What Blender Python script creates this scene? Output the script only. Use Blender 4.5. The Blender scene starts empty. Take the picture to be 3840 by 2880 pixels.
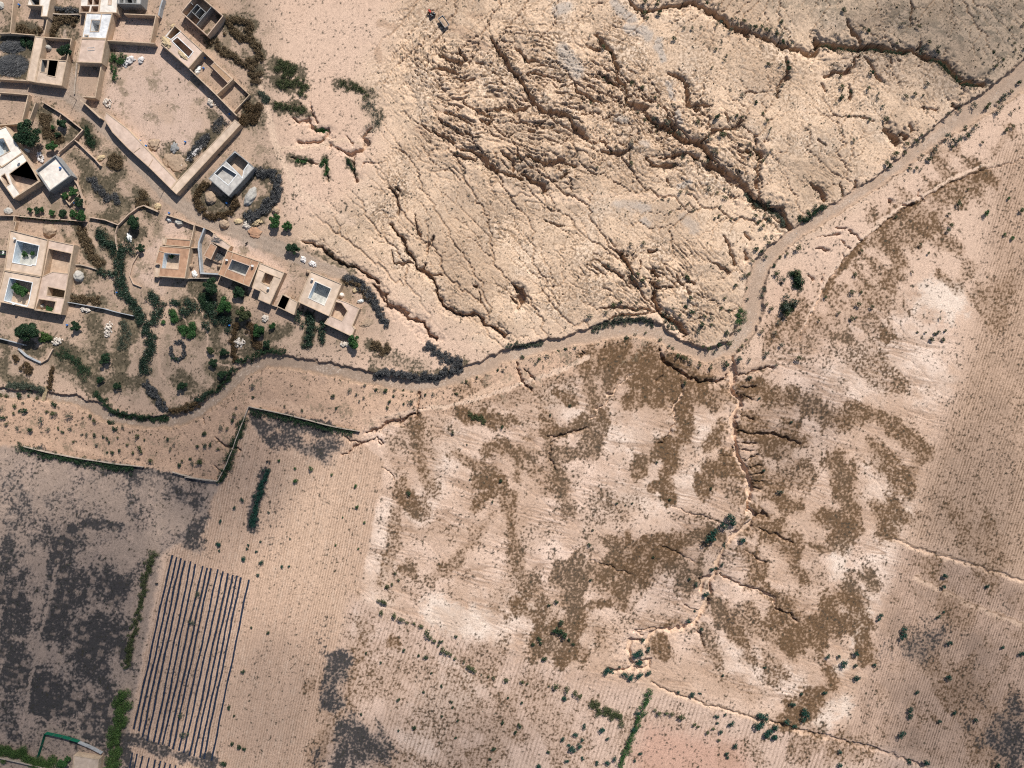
import bpy, bmesh, math, random, heapq
import numpy as np
from mathutils import Vector, geometry

random.seed(11)
rng = np.random.default_rng(11)
SC = bpy.context.scene
COL = SC.collection
S, H = 0.1, 266.3            # metres per survey pixel at ground level, flying height of the drone
STEP = 0.28                  # ground mesh spacing in metres

# survey frames: (origin x, origin y, zoom); all outlines below are measured in one of them
FR = dict(F1=(0,0,4.148),F2=(480,0,4.148),F3=(0,380,4.148),F4=(480,380,3.4567),F5=(0,760,4.148),F6=(0,1140,4.148),
 F7=(480,760,4.148),F8=(960,900,4.148),S1=(480,1100,3.4567),S2=(960,200,3.4567),S3=(1400,0,2.5925),S4=(2200,0,2.5925),
 S5=(3000,0,2.5917),S6=(1400,640,2.5925),S7=(2200,640,2.5925),S8=(3000,640,2.5917),T1=(0,1400,2.5925),T2=(0,2000,1.8855),
 T3=(700,1440,2.5925),T4=(1400,1280,2.5925),T5=(2200,1280,1.4875),T6=(2200,1900,1.4875),T7=(1200,2100,1.221),
 T8=(2900,1900,0.9713),U1=(2200,2400,1.4111),V1=(0,0,3.967),V2=(250,0,3.967),E=(0,0,0.33073),D=(0,0,0.576),N=(0,0,1.0))

def nat(F, p):
    ox, oy, s = FR[F]
    return ox + p[0]/s, oy + p[1]/s
def P(F, p, z=0.0):
    x, y = nat(F, p); k = S*(H - z)/H
    return ((x-1920)*k, (1440-y)*k)
def L(F, v):                  # a length in a frame -> metres
    return v/FR[F][2]*S
def pts_of(s):                # "x,y x,y" -> points
    return [tuple(float(v) for v in q.split(',')) for q in s.split()]

# ------------------------------------------------------------------ noise
def _hash(ix, iy, seed):
    h = (ix.astype(np.uint32)*np.uint32(374761393) + iy.astype(np.uint32)*np.uint32(668265263) + np.uint32(seed*2246822519 & 0xffffffff))
    h = (h ^ (h >> np.uint32(13)))*np.uint32(1274126177)
    return h ^ (h >> np.uint32(16))
def pnoise(x, y, seed=0):
    xf = np.floor(x); yf = np.floor(y)
    ix = xf.astype(np.int64); iy = yf.astype(np.int64)
    fx = (x-xf).astype(np.float32); fy = (y-yf).astype(np.float32)
    def g(dx, dy):
        a = _hash(ix+dx, iy+dy, seed).astype(np.float32)*np.float32(2*math.pi/4294967296.0)
        return np.cos(a)*(fx-dx) + np.sin(a)*(fy-dy)
    u = fx*fx*fx*(fx*(fx*6-15)+10); v = fy*fy*fy*(fy*(fy*6-15)+10)
    a = g(0,0); b = g(1,0); c = g(0,1); d = g(1,1)
    return ((a+(b-a)*u) + ((c+(d-c)*u) - (a+(b-a)*u))*v)*1.5
def fbm(x, y, wl, octv=4, seed=0, gain=.5, ridge=False):
    o = 0.0; amp = 1.0; tot = 0.0
    for k in range(octv):
        n = pnoise(x/wl+17.3*k, y/wl-9.1*k, seed+k)
        if ridge: n = 1-2*np.abs(n)
        o = o + n*amp; tot += amp; amp *= gain; wl *= .5
    return o/tot
def sstep(a, b, x):
    t = np.clip((x-a)/(b-a), 0, 1); return t*t*(3-2*t)

# ------------------------------------------------------------------ ground grid
def axis(half):
    core = np.arange(-half, half+STEP*.5, STEP)
    d = STEP; e = []; x = core[-1]
    while x < 2600:
        d *= 1.28; x += d; e.append(x)
    e = np.array(e)
    return np.concatenate([-e[::-1] - (core[-1]+core[0]), core, e]), len(e)
XS, NEX = axis(208.0); YS, NEY = axis(158.0)
NX, NY = len(XS), len(YS)
X, Y = np.meshgrid(XS, YS)
X = X.astype(np.float32); Y = Y.astype(np.float32)
WX = X + 0.9*fbm(X, Y, 7.0, 3, 3) + .55*pnoise(X/2.4, Y/2.4, 18) + .38*pnoise(X/1.1, Y/1.1, 8)
WY = Y + 0.9*fbm(X, Y, 7.0, 3, 5) + .55*pnoise(X/2.4, Y/2.4, 19) + .38*pnoise(X/1.1, Y/1.1, 9)

def box(x0, x1, y0, y1):
    i0, i1 = np.searchsorted(XS, [x0, x1]); j0, j1 = np.searchsorted(YS, [y0, y1])
    return slice(max(j0-1,0), j1+1), slice(max(i0-1,0), i1+1)
def pdist(F, pts, w, reach=1.0, straight=False):
    """min over the stroke of distance / width; w in frame units; points may carry their own width"""
    Q = np.full(X.shape, 9.0, np.float32)
    pp = [(P(F, p), L(F, p[2] if len(p) > 2 else w)) for p in pts]
    if len(pp) == 1: pp = pp*2
    AX, AY = (X, Y) if straight else (WX, WY)
    for (a, wa), (b, wb) in zip(pp, pp[1:]):
        m = max(wa, wb)*reach + 2.5
        sl = box(min(a[0],b[0])-m, max(a[0],b[0])+m, min(a[1],b[1])-m, max(a[1],b[1])+m)
        x = AX[sl]; y = AY[sl]
        if x.size == 0: continue
        dx, dy = b[0]-a[0], b[1]-a[1]; l2 = dx*dx+dy*dy+1e-9
        t = np.clip(((x-a[0])*dx+(y-a[1])*dy)/l2, 0, 1)
        d = np.hypot(x-a[0]-t*dx, y-a[1]-t*dy)/(wa+(wb-wa)*t)
        Q[sl] = np.minimum(Q[sl], d)
    return Q
def polymask(F, pts, soft=2.0, warp=True):
    """1 inside the outline, soft edge (metres)"""
    q = [P(F, p) for p in pts]
    AX, AY = (WX, WY) if warp else (X, Y)
    ins = np.zeros(X.shape, bool); dm = np.full(X.shape, 1e9, np.float32)
    n = len(q)
    for i in range(n):
        (x0, y0), (x1, y1) = q[i], q[(i+1) % n]
        if y0 != y1:
            c = (AY >= min(y0,y1)) & (AY < max(y0,y1)) & (AX < (x1-x0)*(AY-y0)/(y1-y0)+x0)
            ins ^= c
        dx, dy = x1-x0, y1-y0; l2 = dx*dx+dy*dy+1e-9
        t = np.clip(((AX-x0)*dx+(AY-y0)*dy)/l2, 0, 1)
        dm = np.minimum(dm, np.hypot(AX-x0-t*dx, AY-y0-t*dy))
    sd = np.where(ins, dm, -dm)
    return sstep(-soft, soft, sd)
# ------------------------------------------------------------------ survey of gullies: frame | width | depth | outline
GUL = """
S4|20|3.2|410,0 480,80 620,115 760,60 1000,25 1130,60 1260,140 1400,260 1600,300 1750,370 1900,430 2074,490
S5|24|3.4|0,490 110,540 180,490 180,400 320,440 560,460 700,440 930,500 1080,490 1250,550 1400,600 1480,700 1580,810 1780,820
S5|14|2.2|460,190 490,290 570,370 600,430
S5|8|1|1060,0 1080,110 1085,250
S5|14|2|1180,430 1150,480
S5|14|2|600,530 540,580 530,640 450,700 340,700 240,730
S5|14|2|640,560 690,620 740,720 800,800
S5|10|1.4|210,800 260,880
S5|14|1.5|480,820 490,950
S5|10|1.2|1180,1040 1330,1080
S5|44|2.2|1480,1020 1570,1060
S5|36|3|820,1260 900,1300 950,1370
S5|22|2|1080,1200 1110,1250
S5|40|2.4|1000,1290 1050,1330
S5|8|1|160,1360 260,1420
S5|6|.8|100,1110 600,1140 720,1180
S4|15|2|70,320 110,340 180,450 250,520 300,650 310,770 380,830 380,980 450,1050 570,1080
S4|17|2|120,720 200,760 300,820
S4|28|2.2|400,990 490,1030 580,1040
S4|14|1.6|630,980
S4|26|3|580,1130 700,1240 760,1220 880,1320 980,1380 1100,1390 1190,1490 1200,1620 1300,1659
S4|28|2.4|780,1130 860,1250
S4|15|2|800,700 860,730 950,780 980,880 1000,960 1000,1030 1080,1060
S4|22|1.8|1000,1020 1180,1030
S4|18|1.8|1110,1390 1210,1310 1260,1280 1450,1260 1500,1160
S4|16|2|1940,540 1960,650 1950,740 1880,820 1860,930
S4|6|.8|1860,880 1540,890
S4|32|4|1590,1470
S4|34|4|1690,1490
S4|18|2.4|1690,1510 1640,1659
S4|14|1.5|0,450 130,480
S4|16|1.6|0,900 60,970 130,990
S4|17|1.6|150,1480 340,1500 440,1440
S4|18|2|570,1540 640,1620 860,1600
S4|18|2|700,1540 860,1520 1000,1490 1080,1550
S4|14|1.2|1340,1100 1380,1180
S3|18|1.8|830,490 890,590
S3|18|1.7|640,520 700,590 860,620
S3|16|1.6|560,690 640,680 820,710
S3|16|1.5|770,770 870,785 980,770
S3|10|1|760,650 850,680
S3|12|1.2|1000,610 1060,640
S3|22|2.3|1150,380 1230,520 1290,560 1320,660 1400,740 1490,880 1540,990 1640,1070 1800,1100 1900,1130 1960,1230 2074,1350
S3|14|1.4|1380,460 1420,500 1500,600
S3|16|1.6|1480,580 1560,590
S3|12|1.4|1500,720 1620,710
S3|14|1.6|1750,770 1830,790
S3|18|1.8|1950,780 1970,870 2074,920
S3|14|1.5|880,1000 1000,1080 1160,1160
S3|20|1.6|1110,1080 1280,1050 1380,1080 1480,1050
S3|12|1.3|960,1250 900,1180 700,1100
S3|16|1.6|570,1260 680,1320 780,1390
S3|12|1.3|650,1180 800,1300 900,1320
S3|24|2.4|860,1450 1000,1490 1080,1540 1200,1659
S3|16|1.6|780,1510 900,1540 1000,1560
S3|16|1.6|1230,1490 1360,1570 1370,1659
S3|14|1.5|1390,1510 1460,1570
S3|20|2|1480,1520 1690,1590 1860,1550
S3|22|2|1870,1580 1960,1620
S3|10|1.1|1330,1190 1560,1220 1750,1250
S3|18|1.7|1030,1170 1110,1220 1160,1165
S3|14|1.3|1490,1270 1560,1280
S3|8|.9|1310,1350 1360,1290
S3|10|1|1120,1260 1180,1320
S6|13|1.9|140,160 210,220 240,300 240,430
S6|14|2|210,150 250,210
S6|15|2.4|160,500 270,660 330,780 400,860 420,950 500,970 600,1090 640,1240 720,1350 880,1420 990,1390 1080,1490 1200,1540 1280,1610
S6|10|1.4|400,430 430,560 460,650
S6|15|1.8|500,900 500,970
S6|13|1.6|540,1030 660,1010
S6|12|1.4|580,640 530,720 520,800
S6|12|1.4|180,770 200,900 300,910 380,890
S6|22|2.2|1210,0 1440,80
S6|22|2.4|1440,20 1540,100 1640,140 1660,200
S6|20|2|1810,60 1860,30
S6|20|2|1770,100
S6|8|1|1640,460 1760,520 1850,530
S6|20|3|1370,1120 1400,1150 1450,1160 1430,1250 1410,1330
S6|16|2|1330,1220 1400,1280
S6|10|1.2|1040,1180 1040,1280
S6|14|1.8|980,1120 1000,1130
S7|38|2.6|1290,0 1380,50 1500,100 1560,190 1650,300 1780,370 1900,400 1960,500 2000,560
S7|22|1.8|1650,0 1660,170
S7|16|1.7|770,70 800,110
S7|22|2.8|290,770 360,850 410,930
S7|8|.9|200,650 280,760
S7|22|2|410,960 440,1080 500,1140
S7|12|1.4|150,910 200,960 300,980 340,1030
S7|12|1.8|590,780 620,800 680,780
S7|22|2.4|630,950 670,1020
S7|26|2.2|620,1080 700,1140
S7|26|2.8|660,1160 660,1260 720,1380 800,1440 900,1500 970,1590
S7|12|1.5|520,890 520,960
S7|15|2|1340,640 1400,760 1430,850 1440,910
S7|20|1.8|1540,780 1560,840
S7|20|1.8|1540,620 1580,680
S7|10|1.1|1190,880 1270,920 1380,1000
S7|10|1.1|870,1020 930,1130
S7|12|1.6|980,1070 1030,1100
S7|10|1|970,1130 1000,1210
S7|10|1|0,910 100,950
S7|13|1.2|0,1560 140,1510 280,1420 430,1400 690,1380
S7|13|1.2|130,1340 280,1330 440,1330 650,1370
S8|10|1|350,560 440,560
S8|8|.9|160,640 400,620
S8|10|.9|150,750 270,770
S8|9|1.1|470,580 560,640 600,690
S8|9|.9|400,680 480,760
S8|9|.9|420,800 430,880
S8|7|.8|230,980 220,1050
S8|8|.8|80,1020 140,1070
S8|12|1.3|860,270 900,310
S8|10|1|1000,340 1080,350 1110,320
S8|9|.9|1140,180 1160,240 1220,290
S8|22|1.9|110,130 210,200 250,290
S8|16|1.6|400,120 420,230
S8|20|1.8|540,100 560,170
T4|16|1.5|0,890 70,840 150,770 280,790 330,720 420,720 430,640 450,490
T4|6|.8|430,660 500,660
T4|7|.9|30,920 60,990 110,1000
T4|5|.6|80,1230 150,1260 200,1340
T4|8|.9|1690,920 1790,940 1830,900 2000,870 2074,840
T4|6|.6|1790,940 1720,990 1720,1150 1780,1270
T4|10|1.3|1400,200 1420,330 1460,400 1550,470
T4|8|1|1460,260 1520,320 1550,380
T4|6|.8|2020,90 2050,130 2010,160
T3|11|1|1510,690 1620,620 1720,570 1840,510
T3|14|1.4|1740,475 1880,440 1960,380 2074,350
T3|8|.9|1520,500 1600,560 1700,570
T3|7|.8|1860,520 1910,580
T3|9|1|270,500 370,600 440,610 520,640
T3|7|.8|150,320 170,400
T3|7|.8|270,790 330,840
T5|15|1.5|820,60 820,150 815,260 860,330 850,370 815,430 830,520 840,640 880,700 910,770 915,870 900,945
T6|13|1.2|900,0 940,50 1000,50
T6|15|1.2|940,60 880,130 810,170 770,240 730,310 720,380 650,420 640,470
T6|14|1.1|720,380 690,430 705,480 650,580 600,650 500,690 400,690 330,750 240,750 235,850 270,890 350,850 345,900 250,910 130,915
T5|7|.9|845,505 950,520 1060,520 1120,545 1190,575
T5|7|.9|840,190 930,170 1040,140
T5|6|.7|860,410 930,440
T5|6|.7|850,560 940,570
T5|6|.7|880,660 960,640
T5|6|.7|920,740 990,740
T5|6|.7|920,820 970,830
T5|8|.9|860,260 940,250
T5|6|.7|870,290 920,330
T5|6|.7|860,600 930,605
T5|6|.7|900,700 970,690
T5|6|.7|925,780 985,785
T5|5|.6|250,180 170,250 150,290 115,300 110,360 55,375 70,410 20,430
T5|5|.7|530,210 535,290 480,370 490,420 500,460 465,480 470,510 410,570
T5|4|.5|430,140 420,200 390,225
T5|8|1.2|400,40 430,110 480,150 560,195 630,225 730,225 800,180
T5|4|.5|730,630 830,640
T5|4|.5|730,690 820,700
T6|8|.9|740,385 830,425 920,450 980,480 1050,520 1060,570 1140,600 1180,640
T6|5|.6|960,125 1060,160 1150,200
T6|5|.6|880,250 960,290 1000,310
T6|5|.7|550,555 625,578
T6|5|.6|390,680 270,690 310,720
T6|5|.7|620,650 630,720 660,780
T6|4|.5|470,0 700,70 820,100
T6|4|.5|400,220 500,250 620,320
T6|4|.5|0,300 120,330 250,380
S2|18|1.2|480,830 540,880 650,880 680,830 700,950 780,1000 930,990 920,1070 860,1130 740,1150 570,1160
S2|9|.9|560,640 590,700
S2|12|1|700,640 720,760 760,860 800,900
S2|18|1.4|1020,1220 1100,1260 1210,1300 1270,1310 1390,1210 1440,1160 1400,1080 1490,970
S2|8|.9|1160,1070 1220,1110 1260,1200
S2|16|1.3|1280,1340 1260,1440 1270,1560 1310,1650
S2|12|1|440,1360 560,1390 680,1400 800,1420
S2|13|1.1|900,1340 910,1480 930,1650
S2|6|.6|1370,1460 1420,1400 1560,1430 1700,1400
S2|20|3.4|950,1180
F8|24|2.2|720,10 900,70 1010,80 1080,190 1250,310 1400,400 1580,440 1740,560 1900,640
F8|26|2.2|1840,700 1900,800 2020,850 2040,1000
S6|22|2.2|0,1110 60,1170 130,1310 270,1340 330,1430 490,1480 520,1580 620,1640
T8|4|.35|440,120 560,165 700,205 913,270
U1|5|.5|330,220 400,260 600,330 800,390 920,425 1000,440 1100,475 1270,520
T8|7|.5|0,785 60,805 250,850 400,895 560,945
S8|7|.5|2177,-120 1640,40 1200,270 980,400 700,600 600,690 420,880 220,1170 100,1420 0,1620
"""
# the wash: one line through the whole picture, half-width in the last number
RIVER = ("D", "2260,120,20 2212,165,20 2130,225,17 2060,265,15 1990,320,12 1900,390,9 1830,435,9 1760,480,10 1700,520,11 1650,565,13 1632,610,14 1628,660,16 1612,710,15 1580,752,13 1530,768,11 1470,750,11 1420,718,17 1370,706,17 1310,717,14 1240,735,12 1170,750,12 1090,770,13 1030,800,14 960,825,13 880,832,13 800,818,12 720,800,12 640,785,12 580,780,12 530,797,12 480,850,11 430,890,11 370,912,11 310,914,11 240,902,12 200,880,12 150,862,9 90,856,8 0,848,8 -60,845,8")
ROAD = ("D", "-40,178,17 80,192,15 150,205,15 215,262,15 290,340,15 370,430,16 440,472,17 520,503,18 600,535,18 680,572,16 740,592,10")
LANE = ("D", "140,70,5 150,150,7 160,195,9")

# soil cover (dry crust and plants on the ground): frame | radius | strength | stroke
COVER = """
T4|70|.9|900,720 1140,760
T4|60|.8|1180,770 1350,760
T4|70|.4|1480,560 1250,560 1000,590 760,680
T4|90|.5|1600,560 1900,560
T4|60|.8|1800,520 1960,600
T4|65|.95|2074,750 1950,850 1720,890 1500,960
T4|70|.75|1700,950 1720,1100 1800,1300 1860,1500
T4|90|.6|1560,1250 1750,1280
T4|80|.7|1830,1400 1900,1650
T4|60|.8|1100,1040 1350,1060 1400,1200 1380,1320
T4|60|.85|1000,1380 1250,1330
T4|50|.85|980,1620 1040,1530 1120,1500 1230,1420
T4|60|.7|1330,1620 1350,1500
T4|90|.55|420,800 300,900 200,1000 150,1100
T4|90|.7|400,850 430,1050 480,1250 550,1450 450,1640
T4|60|.85|350,1480 300,1560 400,1640
T4|90|.45|700,800 500,1000 600,1080
T4|90|.5|900,420 1300,600 1900,380
T5|130|.97|120,140 300,170 450,200 540,270
T5|70|.95|240,330 480,310 600,330
T5|60|.7|650,330 800,300
T5|60|.9|0,150 60,420 20,600
T5|45|.97|560,430 560,520 440,600 340,650 300,690
T5|40|.97|470,600 440,760 480,860
T5|25|.85|430,780 350,820
T5|25|.85|320,740 270,760
T5|38|.9|750,480 680,580
T5|55|.92|820,650 700,740 640,830
T5|60|.6|750,800 860,860
T5|45|.85|780,670 880,760
T5|50|.9|870,480 1000,540 1190,560
T5|40|.75|1000,600 1130,620
T5|45|.75|900,420 1000,470
T5|45|.85|1060,800 1000,870 1180,920
T5|45|.8|920,680 980,730 950,800
T5|50|.7|1130,470
T5|60|.5|1090,330 980,380
T6|50|.85|930,30 1000,60
T6|40|.75|860,100 900,140
T6|40|.75|980,120 1150,190
T6|45|.75|900,250 960,340 930,420
T6|50|.92|440,200 560,200 640,160 740,170
T6|40|.5|600,60 700,90
T6|75|.97|460,250 330,310 240,400 200,460
T6|40|.75|330,260 200,260 100,190
T6|18|.95|230,150 235,190
T6|18|.95|320,170 310,200
T6|80|.75|560,330 600,400
T6|30|.95|110,540 20,550
T6|20|.8|220,480 210,560
T6|25|.85|500,640 420,670
T6|45|.85|720,550 760,640 880,760 900,840
T6|45|.65|660,690 700,780 740,850
T6|38|.85|1000,470 1100,560 1190,600
T6|30|.7|900,560 940,600
T6|48|.92|400,740 430,840
T6|40|.65|1100,720 1170,820
T6|50|.5|0,380 60,440
T6|50|.5|40,640 100,780
T7|35|.85|330,385
T7|70|.45|300,60 400,150
T7|40|.85|390,40
T7|40|.85|900,210 1000,270
T7|25|.65|800,220 850,250
T7|60|.9|1130,170 1200,300
T7|60|.9|1190,260 1100,320 1020,400 1150,420
T7|90|.55|60,560 100,780 300,900
T7|120|.45|120,600 420,520 620,640 600,880
T7|70|.5|700,460 800,420 740,520
T7|80|.5|880,640 840,800 700,930
T7|30|.6|100,440 150,520 120,600
T8|35|.92|150,30 250,50
T8|40|.88|380,10 470,40
T8|40|.85|30,100 60,160
T8|18|.95|110,130 200,160
T8|25|.7|60,200 110,260
T8|25|.95|340,260 370,300
T8|35|.97|210,340 290,310 330,420 200,400 100,440 110,500
T8|25|.95|330,440 340,560
T8|40|.88|60,350 0,400
T8|42|.97|210,640 130,720 50,770
T8|40|.55|60,550
T8|60|.6|520,500 560,560
T8|90|.7|850,800 800,860
T8|50|.5|700,400 640,330
T8|60|.55|300,880 120,860
S8|32|.85|1200,260 1000,420 800,560
S8|26|.9|620,700 420,930 260,1160
S8|80|.9|1740,60 1850,110
S8|90|.85|1330,400 1180,490 1270,570
S8|90|.6|1330,700 1550,750
S8|110|.75|850,700 950,900 880,1100
S8|50|.65|1350,1000 1450,1090
S8|70|.85|300,1580 450,1640
S8|60|.5|900,1300 1000,1400
S8|120|.55|2000,1100 1800,1250 1900,1450
S8|60|.75|850,1600
S8|70|.5|1650,900 1500,1150
S8|60|.5|500,1250 700,1350 350,1400
S8|50|.6|1560,30 1450,180
S5|80|.6|1300,1480 1500,1440 1350,1600
S5|60|.5|2050,1250 1900,1480
"""
COVER += """
E|12|.85|920,480 1010,502
E|13|.75|1030,520 1090,512 1140,560
E|15|.9|1040,575 1060,640 1040,670
E|13|.85|1080,555 1112,600 1100,660
E|12|.8|1150,560 1120,605
E|18|.65|955,600 990,590
E|13|.75|940,650 1000,682
E|34|.6|985,410 1050,400 1080,370
E|28|.65|1100,300 1150,260 1190,230
E|24|.55|1060,430 1100,470
E|9|.6|500,600 490,680 470,720
E|7|.7|560,560 620,590 640,680
E|8|.55|610,640 560,700 535,720
E|11|.75|640,560 700,560
E|13|.6|680,520 680,600
E|20|.85|830,690 760,700 700,722
E|14|.7|640,700 680,760
E|14|.65|900,760 960,790 960,840
E|18|.95|1045,740 1010,790 980,802
E|14|.55|450,780 420,880 400,940
E|30|.45|520,860 600,900
E|30|.45|660,860 700,920
E|20|.5|780,620 740,640
E|16|.5|1150,700 1180,760
E|26|.5|1200,640 1230,700
E|30|.5|1180,850 1230,880
"""
# bluish grey-green field scrub, painted as low plants over soil: frame | radius | strength | stroke
WEED = """
T3|75|.8|700,380 800,400 1000,400 1300,430
T3|80|.75|900,520 1100,600 1250,680 1400,620
T3|50|.5|1480,600 1350,760
T3|38|.95|760,860 700,1040 650,1250 630,1400
T2|120|.9|80,150 60,400 100,650
T2|130|.92|480,150 480,420 600,300 800,420
T2|150|.97|350,700 550,750 750,700 600,900
T2|130|.95|100,850 80,1050 400,1050 700,950
T2|130|.97|300,1150 550,1200 700,1250 640,1330
T2|70|.8|30,1250 60,1420
T2|60|.8|1330,40 1380,110
T1|90|.55|100,1050 250,1250 100,1450
T1|80|.6|1300,1000 1330,1150 1280,1350
T1|90|.55|500,1530 300,1640
T1|70|.8|1700,1150 1950,1250
T1|50|.75|2000,1400 1900,1550
T1|40|.8|850,1470 1200,1490
T1|70|.45|650,1150 450,1250
T1|45|.85|250,750 500,820 800,880 1150,930 1300,960
T1|35|.6|1400,950 1700,1010 2000,1080
T7|45|.85|70,450 60,580 50,640
T7|70|.8|100,920 250,850 150,800
T2|40|.8|870,1430 1100,1520 1500,1640
T2|45|.85|880,1560 900,1640
T8|70|.5|520,520
T8|90|.65|860,830
"""

# undergrowth, litter and dark soil between the houses: frame | radius | strength | stroke
UNDER = """
F3|120|.85|620,120 760,200 720,350 850,560 980,600
F3|90|.8|1120,420 1100,520 1000,640
F3|95|.85|1330,430 1400,560 1520,640
F3|110|.75|1650,800 1780,900
F3|90|.75|1150,850 1250,950 1350,1050
F3|140|.8|1350,1200 1500,1350 1700,1400 1900,1580
F3|90|.65|1750,1250 1900,1150
F3|60|.6|430,650 560,700
F5|75|.85|1230,380 1330,600 1480,880 1580,980
F5|80|.65|950,420 1050,560
F5|90|.6|1280,1080 1350,1180 1450,1130
F5|75|.8|1100,1480 1300,1510 1560,1540
F5|110|.85|1550,500 1720,680 1850,900 1820,1050
F5|90|.7|1600,250 1750,180 1900,80
F5|90|.8|1950,480 1900,420
F6|120|.8|900,800 1100,720 1300,800
F6|170|.85|1000,950 1200,1050 1400,1000
F6|140|.75|1450,250 1550,500 1500,700
F6|130|.85|1950,200 1950,450 1850,650 1880,900
F6|110|.8|1500,1150 1650,1250 1800,1250
F6|90|.7|1300,1200 1450,1330
F6|70|.75|60,620 100,800 80,1000
F6|90|.75|120,1150 350,1250 500,1300
F6|70|.7|450,650 600,770 730,620
S1|130|.9|960,60 1050,200 1200,330 1350,380
S1|90|.7|750,120 760,260
S1|80|.8|620,330 780,460 900,560
S1|90|.6|1080,560 1200,760 1280,900
S1|90|.8|1450,600 1620,680
S1|70|.7|1450,780 1650,740 1900,720
S1|90|.7|1050,960 1250,1060
S1|100|.6|700,1130 900,1250
S1|70|.8|230,1150 400,1420
S1|60|.8|560,1560 900,1430 1200,1220
S1|60|.7|-60,1100 100,1180 200,1130
F7|130|.9|1200,1350 1300,1500 1350,1620
F7|80|.75|1050,1250 1020,1330
F7|110|.8|40,330 100,450
F7|80|.6|1700,1250 1800,1400
F7|70|.65|200,80 330,200
F8|100|.75|200,1500 350,1450 500,1380
F8|70|.8|820,1150 850,1400 780,1600
F8|60|.7|1400,650 1560,690 1720,850 1850,1050
F8|55|.8|1030,1280 1030,1600
F8|110|.6|850,180 1050,260 1250,400 1400,470
F8|60|.7|560,150 700,180
F1|80|.95|250,440 400,430 540,470
F1|90|.95|850,300 1180,280
F1|70|.9|830,380 810,560
F1|60|.9|880,160 1200,170
F1|190|.8|150,700 300,750 420,680
F1|200|.85|100,1000 300,1050
F1|60|.5|1000,480 1180,520
F1|70|.7|1740,850 1760,1000 1900,920
F1|70|.5|40,180 100,220
F2|90|.85|1500,330 1700,300 1880,430
F2|80|.9|1560,430 1900,640 2050,800 1900,1000
F2|70|.9|1280,600 1450,780 1700,900
F2|90|.9|1960,1080 1980,1250
F2|60|.5|1800,800 1900,950
F4|130|.85|520,760 650,820
F4|90|.9|800,700 950,560 1080,450
F4|80|.6|1180,300 1100,150
F4|60|.8|890,1180 900,1380 1100,1490 1300,1430
F4|90|.75|1150,1300 1300,1250
F4|90|.85|1700,930 1900,1030 1900,1180 1780,1350 1600,1500
F4|110|.8|1600,60 1620,200 1550,300
F4|70|.6|1540,1080 1500,1200
F4|90|.85|130,1200 250,1330
S2|80|.75|260,130 400,160 560,260
S2|80|.7|270,400 430,400 600,420
S2|60|.6|300,680 500,700 650,770
S2|70|.5|1080,400 1300,430 1500,540
S2|90|.35|1400,700 1560,800 1560,950
S2|50|.55|0,480 120,600 60,950
S2|110|.8|0,1560 200,1620
S2|60|.55|480,1380 700,1400
S2|60|.5|880,1380 920,1600
S2|60|.55|1200,1400 1290,1560
T4|45|.8|-20,50 120,90
T4|45|.7|0,310 300,340 700,310 880,240
T4|90|.4|100,180 500,230
"""
# ------------------------------------------------------------------ relief
def strokes(txt):
    for ln in txt.strip().splitlines():
        if not ln.strip(): continue
        f, w, s, p = ln.split('|'); yield f, float(w), float(s), pts_of(p)

bad = polymask("D", pts_of("845,70 900,-60 2400,-60 2400,60 2212,150 2060,255 1900,380 1760,472 1640,558 1614,640 1604,705 1560,748 1480,735 1400,695 1300,703 1090,748 1050,745 1000,700 930,650 850,620 790,575 720,545 660,515 700,480 800,400 830,300 800,180"), 11)
rough = np.maximum(polymask("D", pts_of("880,110 1000,60 1200,70 1330,120 1420,200 1600,260 1640,330 1640,420 1500,390 1350,350 1250,420 1100,400 940,330 860,240"), 12),
                   polymask("D", pts_of("1270,560 1430,520 1560,560 1590,640 1560,720 1400,680 1250,650"), 10)*.7)
greyz = polymask("D", pts_of("1560,-60 1660,20 1800,60 1960,90 2120,190 2400,60 2400,-60"), 14)
village = polymask("D", pts_of("-400,-400 560,-400 585,150 600,470 790,590 840,700 760,770 620,775 520,790 440,860 340,900 200,850 -400,830"), 9)
southbank = polymask("D", pts_of("-60,850 90,862 240,905 370,915 480,855 580,785 800,822 960,830 1090,772 1300,720 1420,722 1480,755 1580,760 1620,800 1500,830 1420,770 1300,800 1000,890 900,905 780,945 540,882 475,1040 40,965 -60,960"), 2)
slope = polymask("D", pts_of("760,930 1000,880 1400,770 1600,800 1700,740 2000,620 2090,780 1960,1150 1930,1300 1830,1560 1400,1490 1200,1480 760,1290 830,1010"), 5)
plough = polymask("D", pts_of("540,884 770,945 832,1000 690,1700 200,1700 275,1600 360,1195 430,1150 470,1045"), .8)
farmA = polymask("D", pts_of("2085,790 2120,640 2150,330 2400,200 2400,1330 2212,1262 1950,1170 1975,1050"), 8)
farmB = polymask("D", pts_of("1945,1175 2212,1262 2400,1330 2400,1750 2120,1700 1830,1585 1900,1330"), 5)
farmC = polymask("D", pts_of("760,1290 1000,1380 1400,1490 1830,1590 2120,1700 2120,1800 690,1800 720,1500"), 3)
scrubl = polymask("D", pts_of("-60,965 40,965 475,1042 430,1150 350,1195 275,1600 240,1760 -60,1760"), 1)

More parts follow.
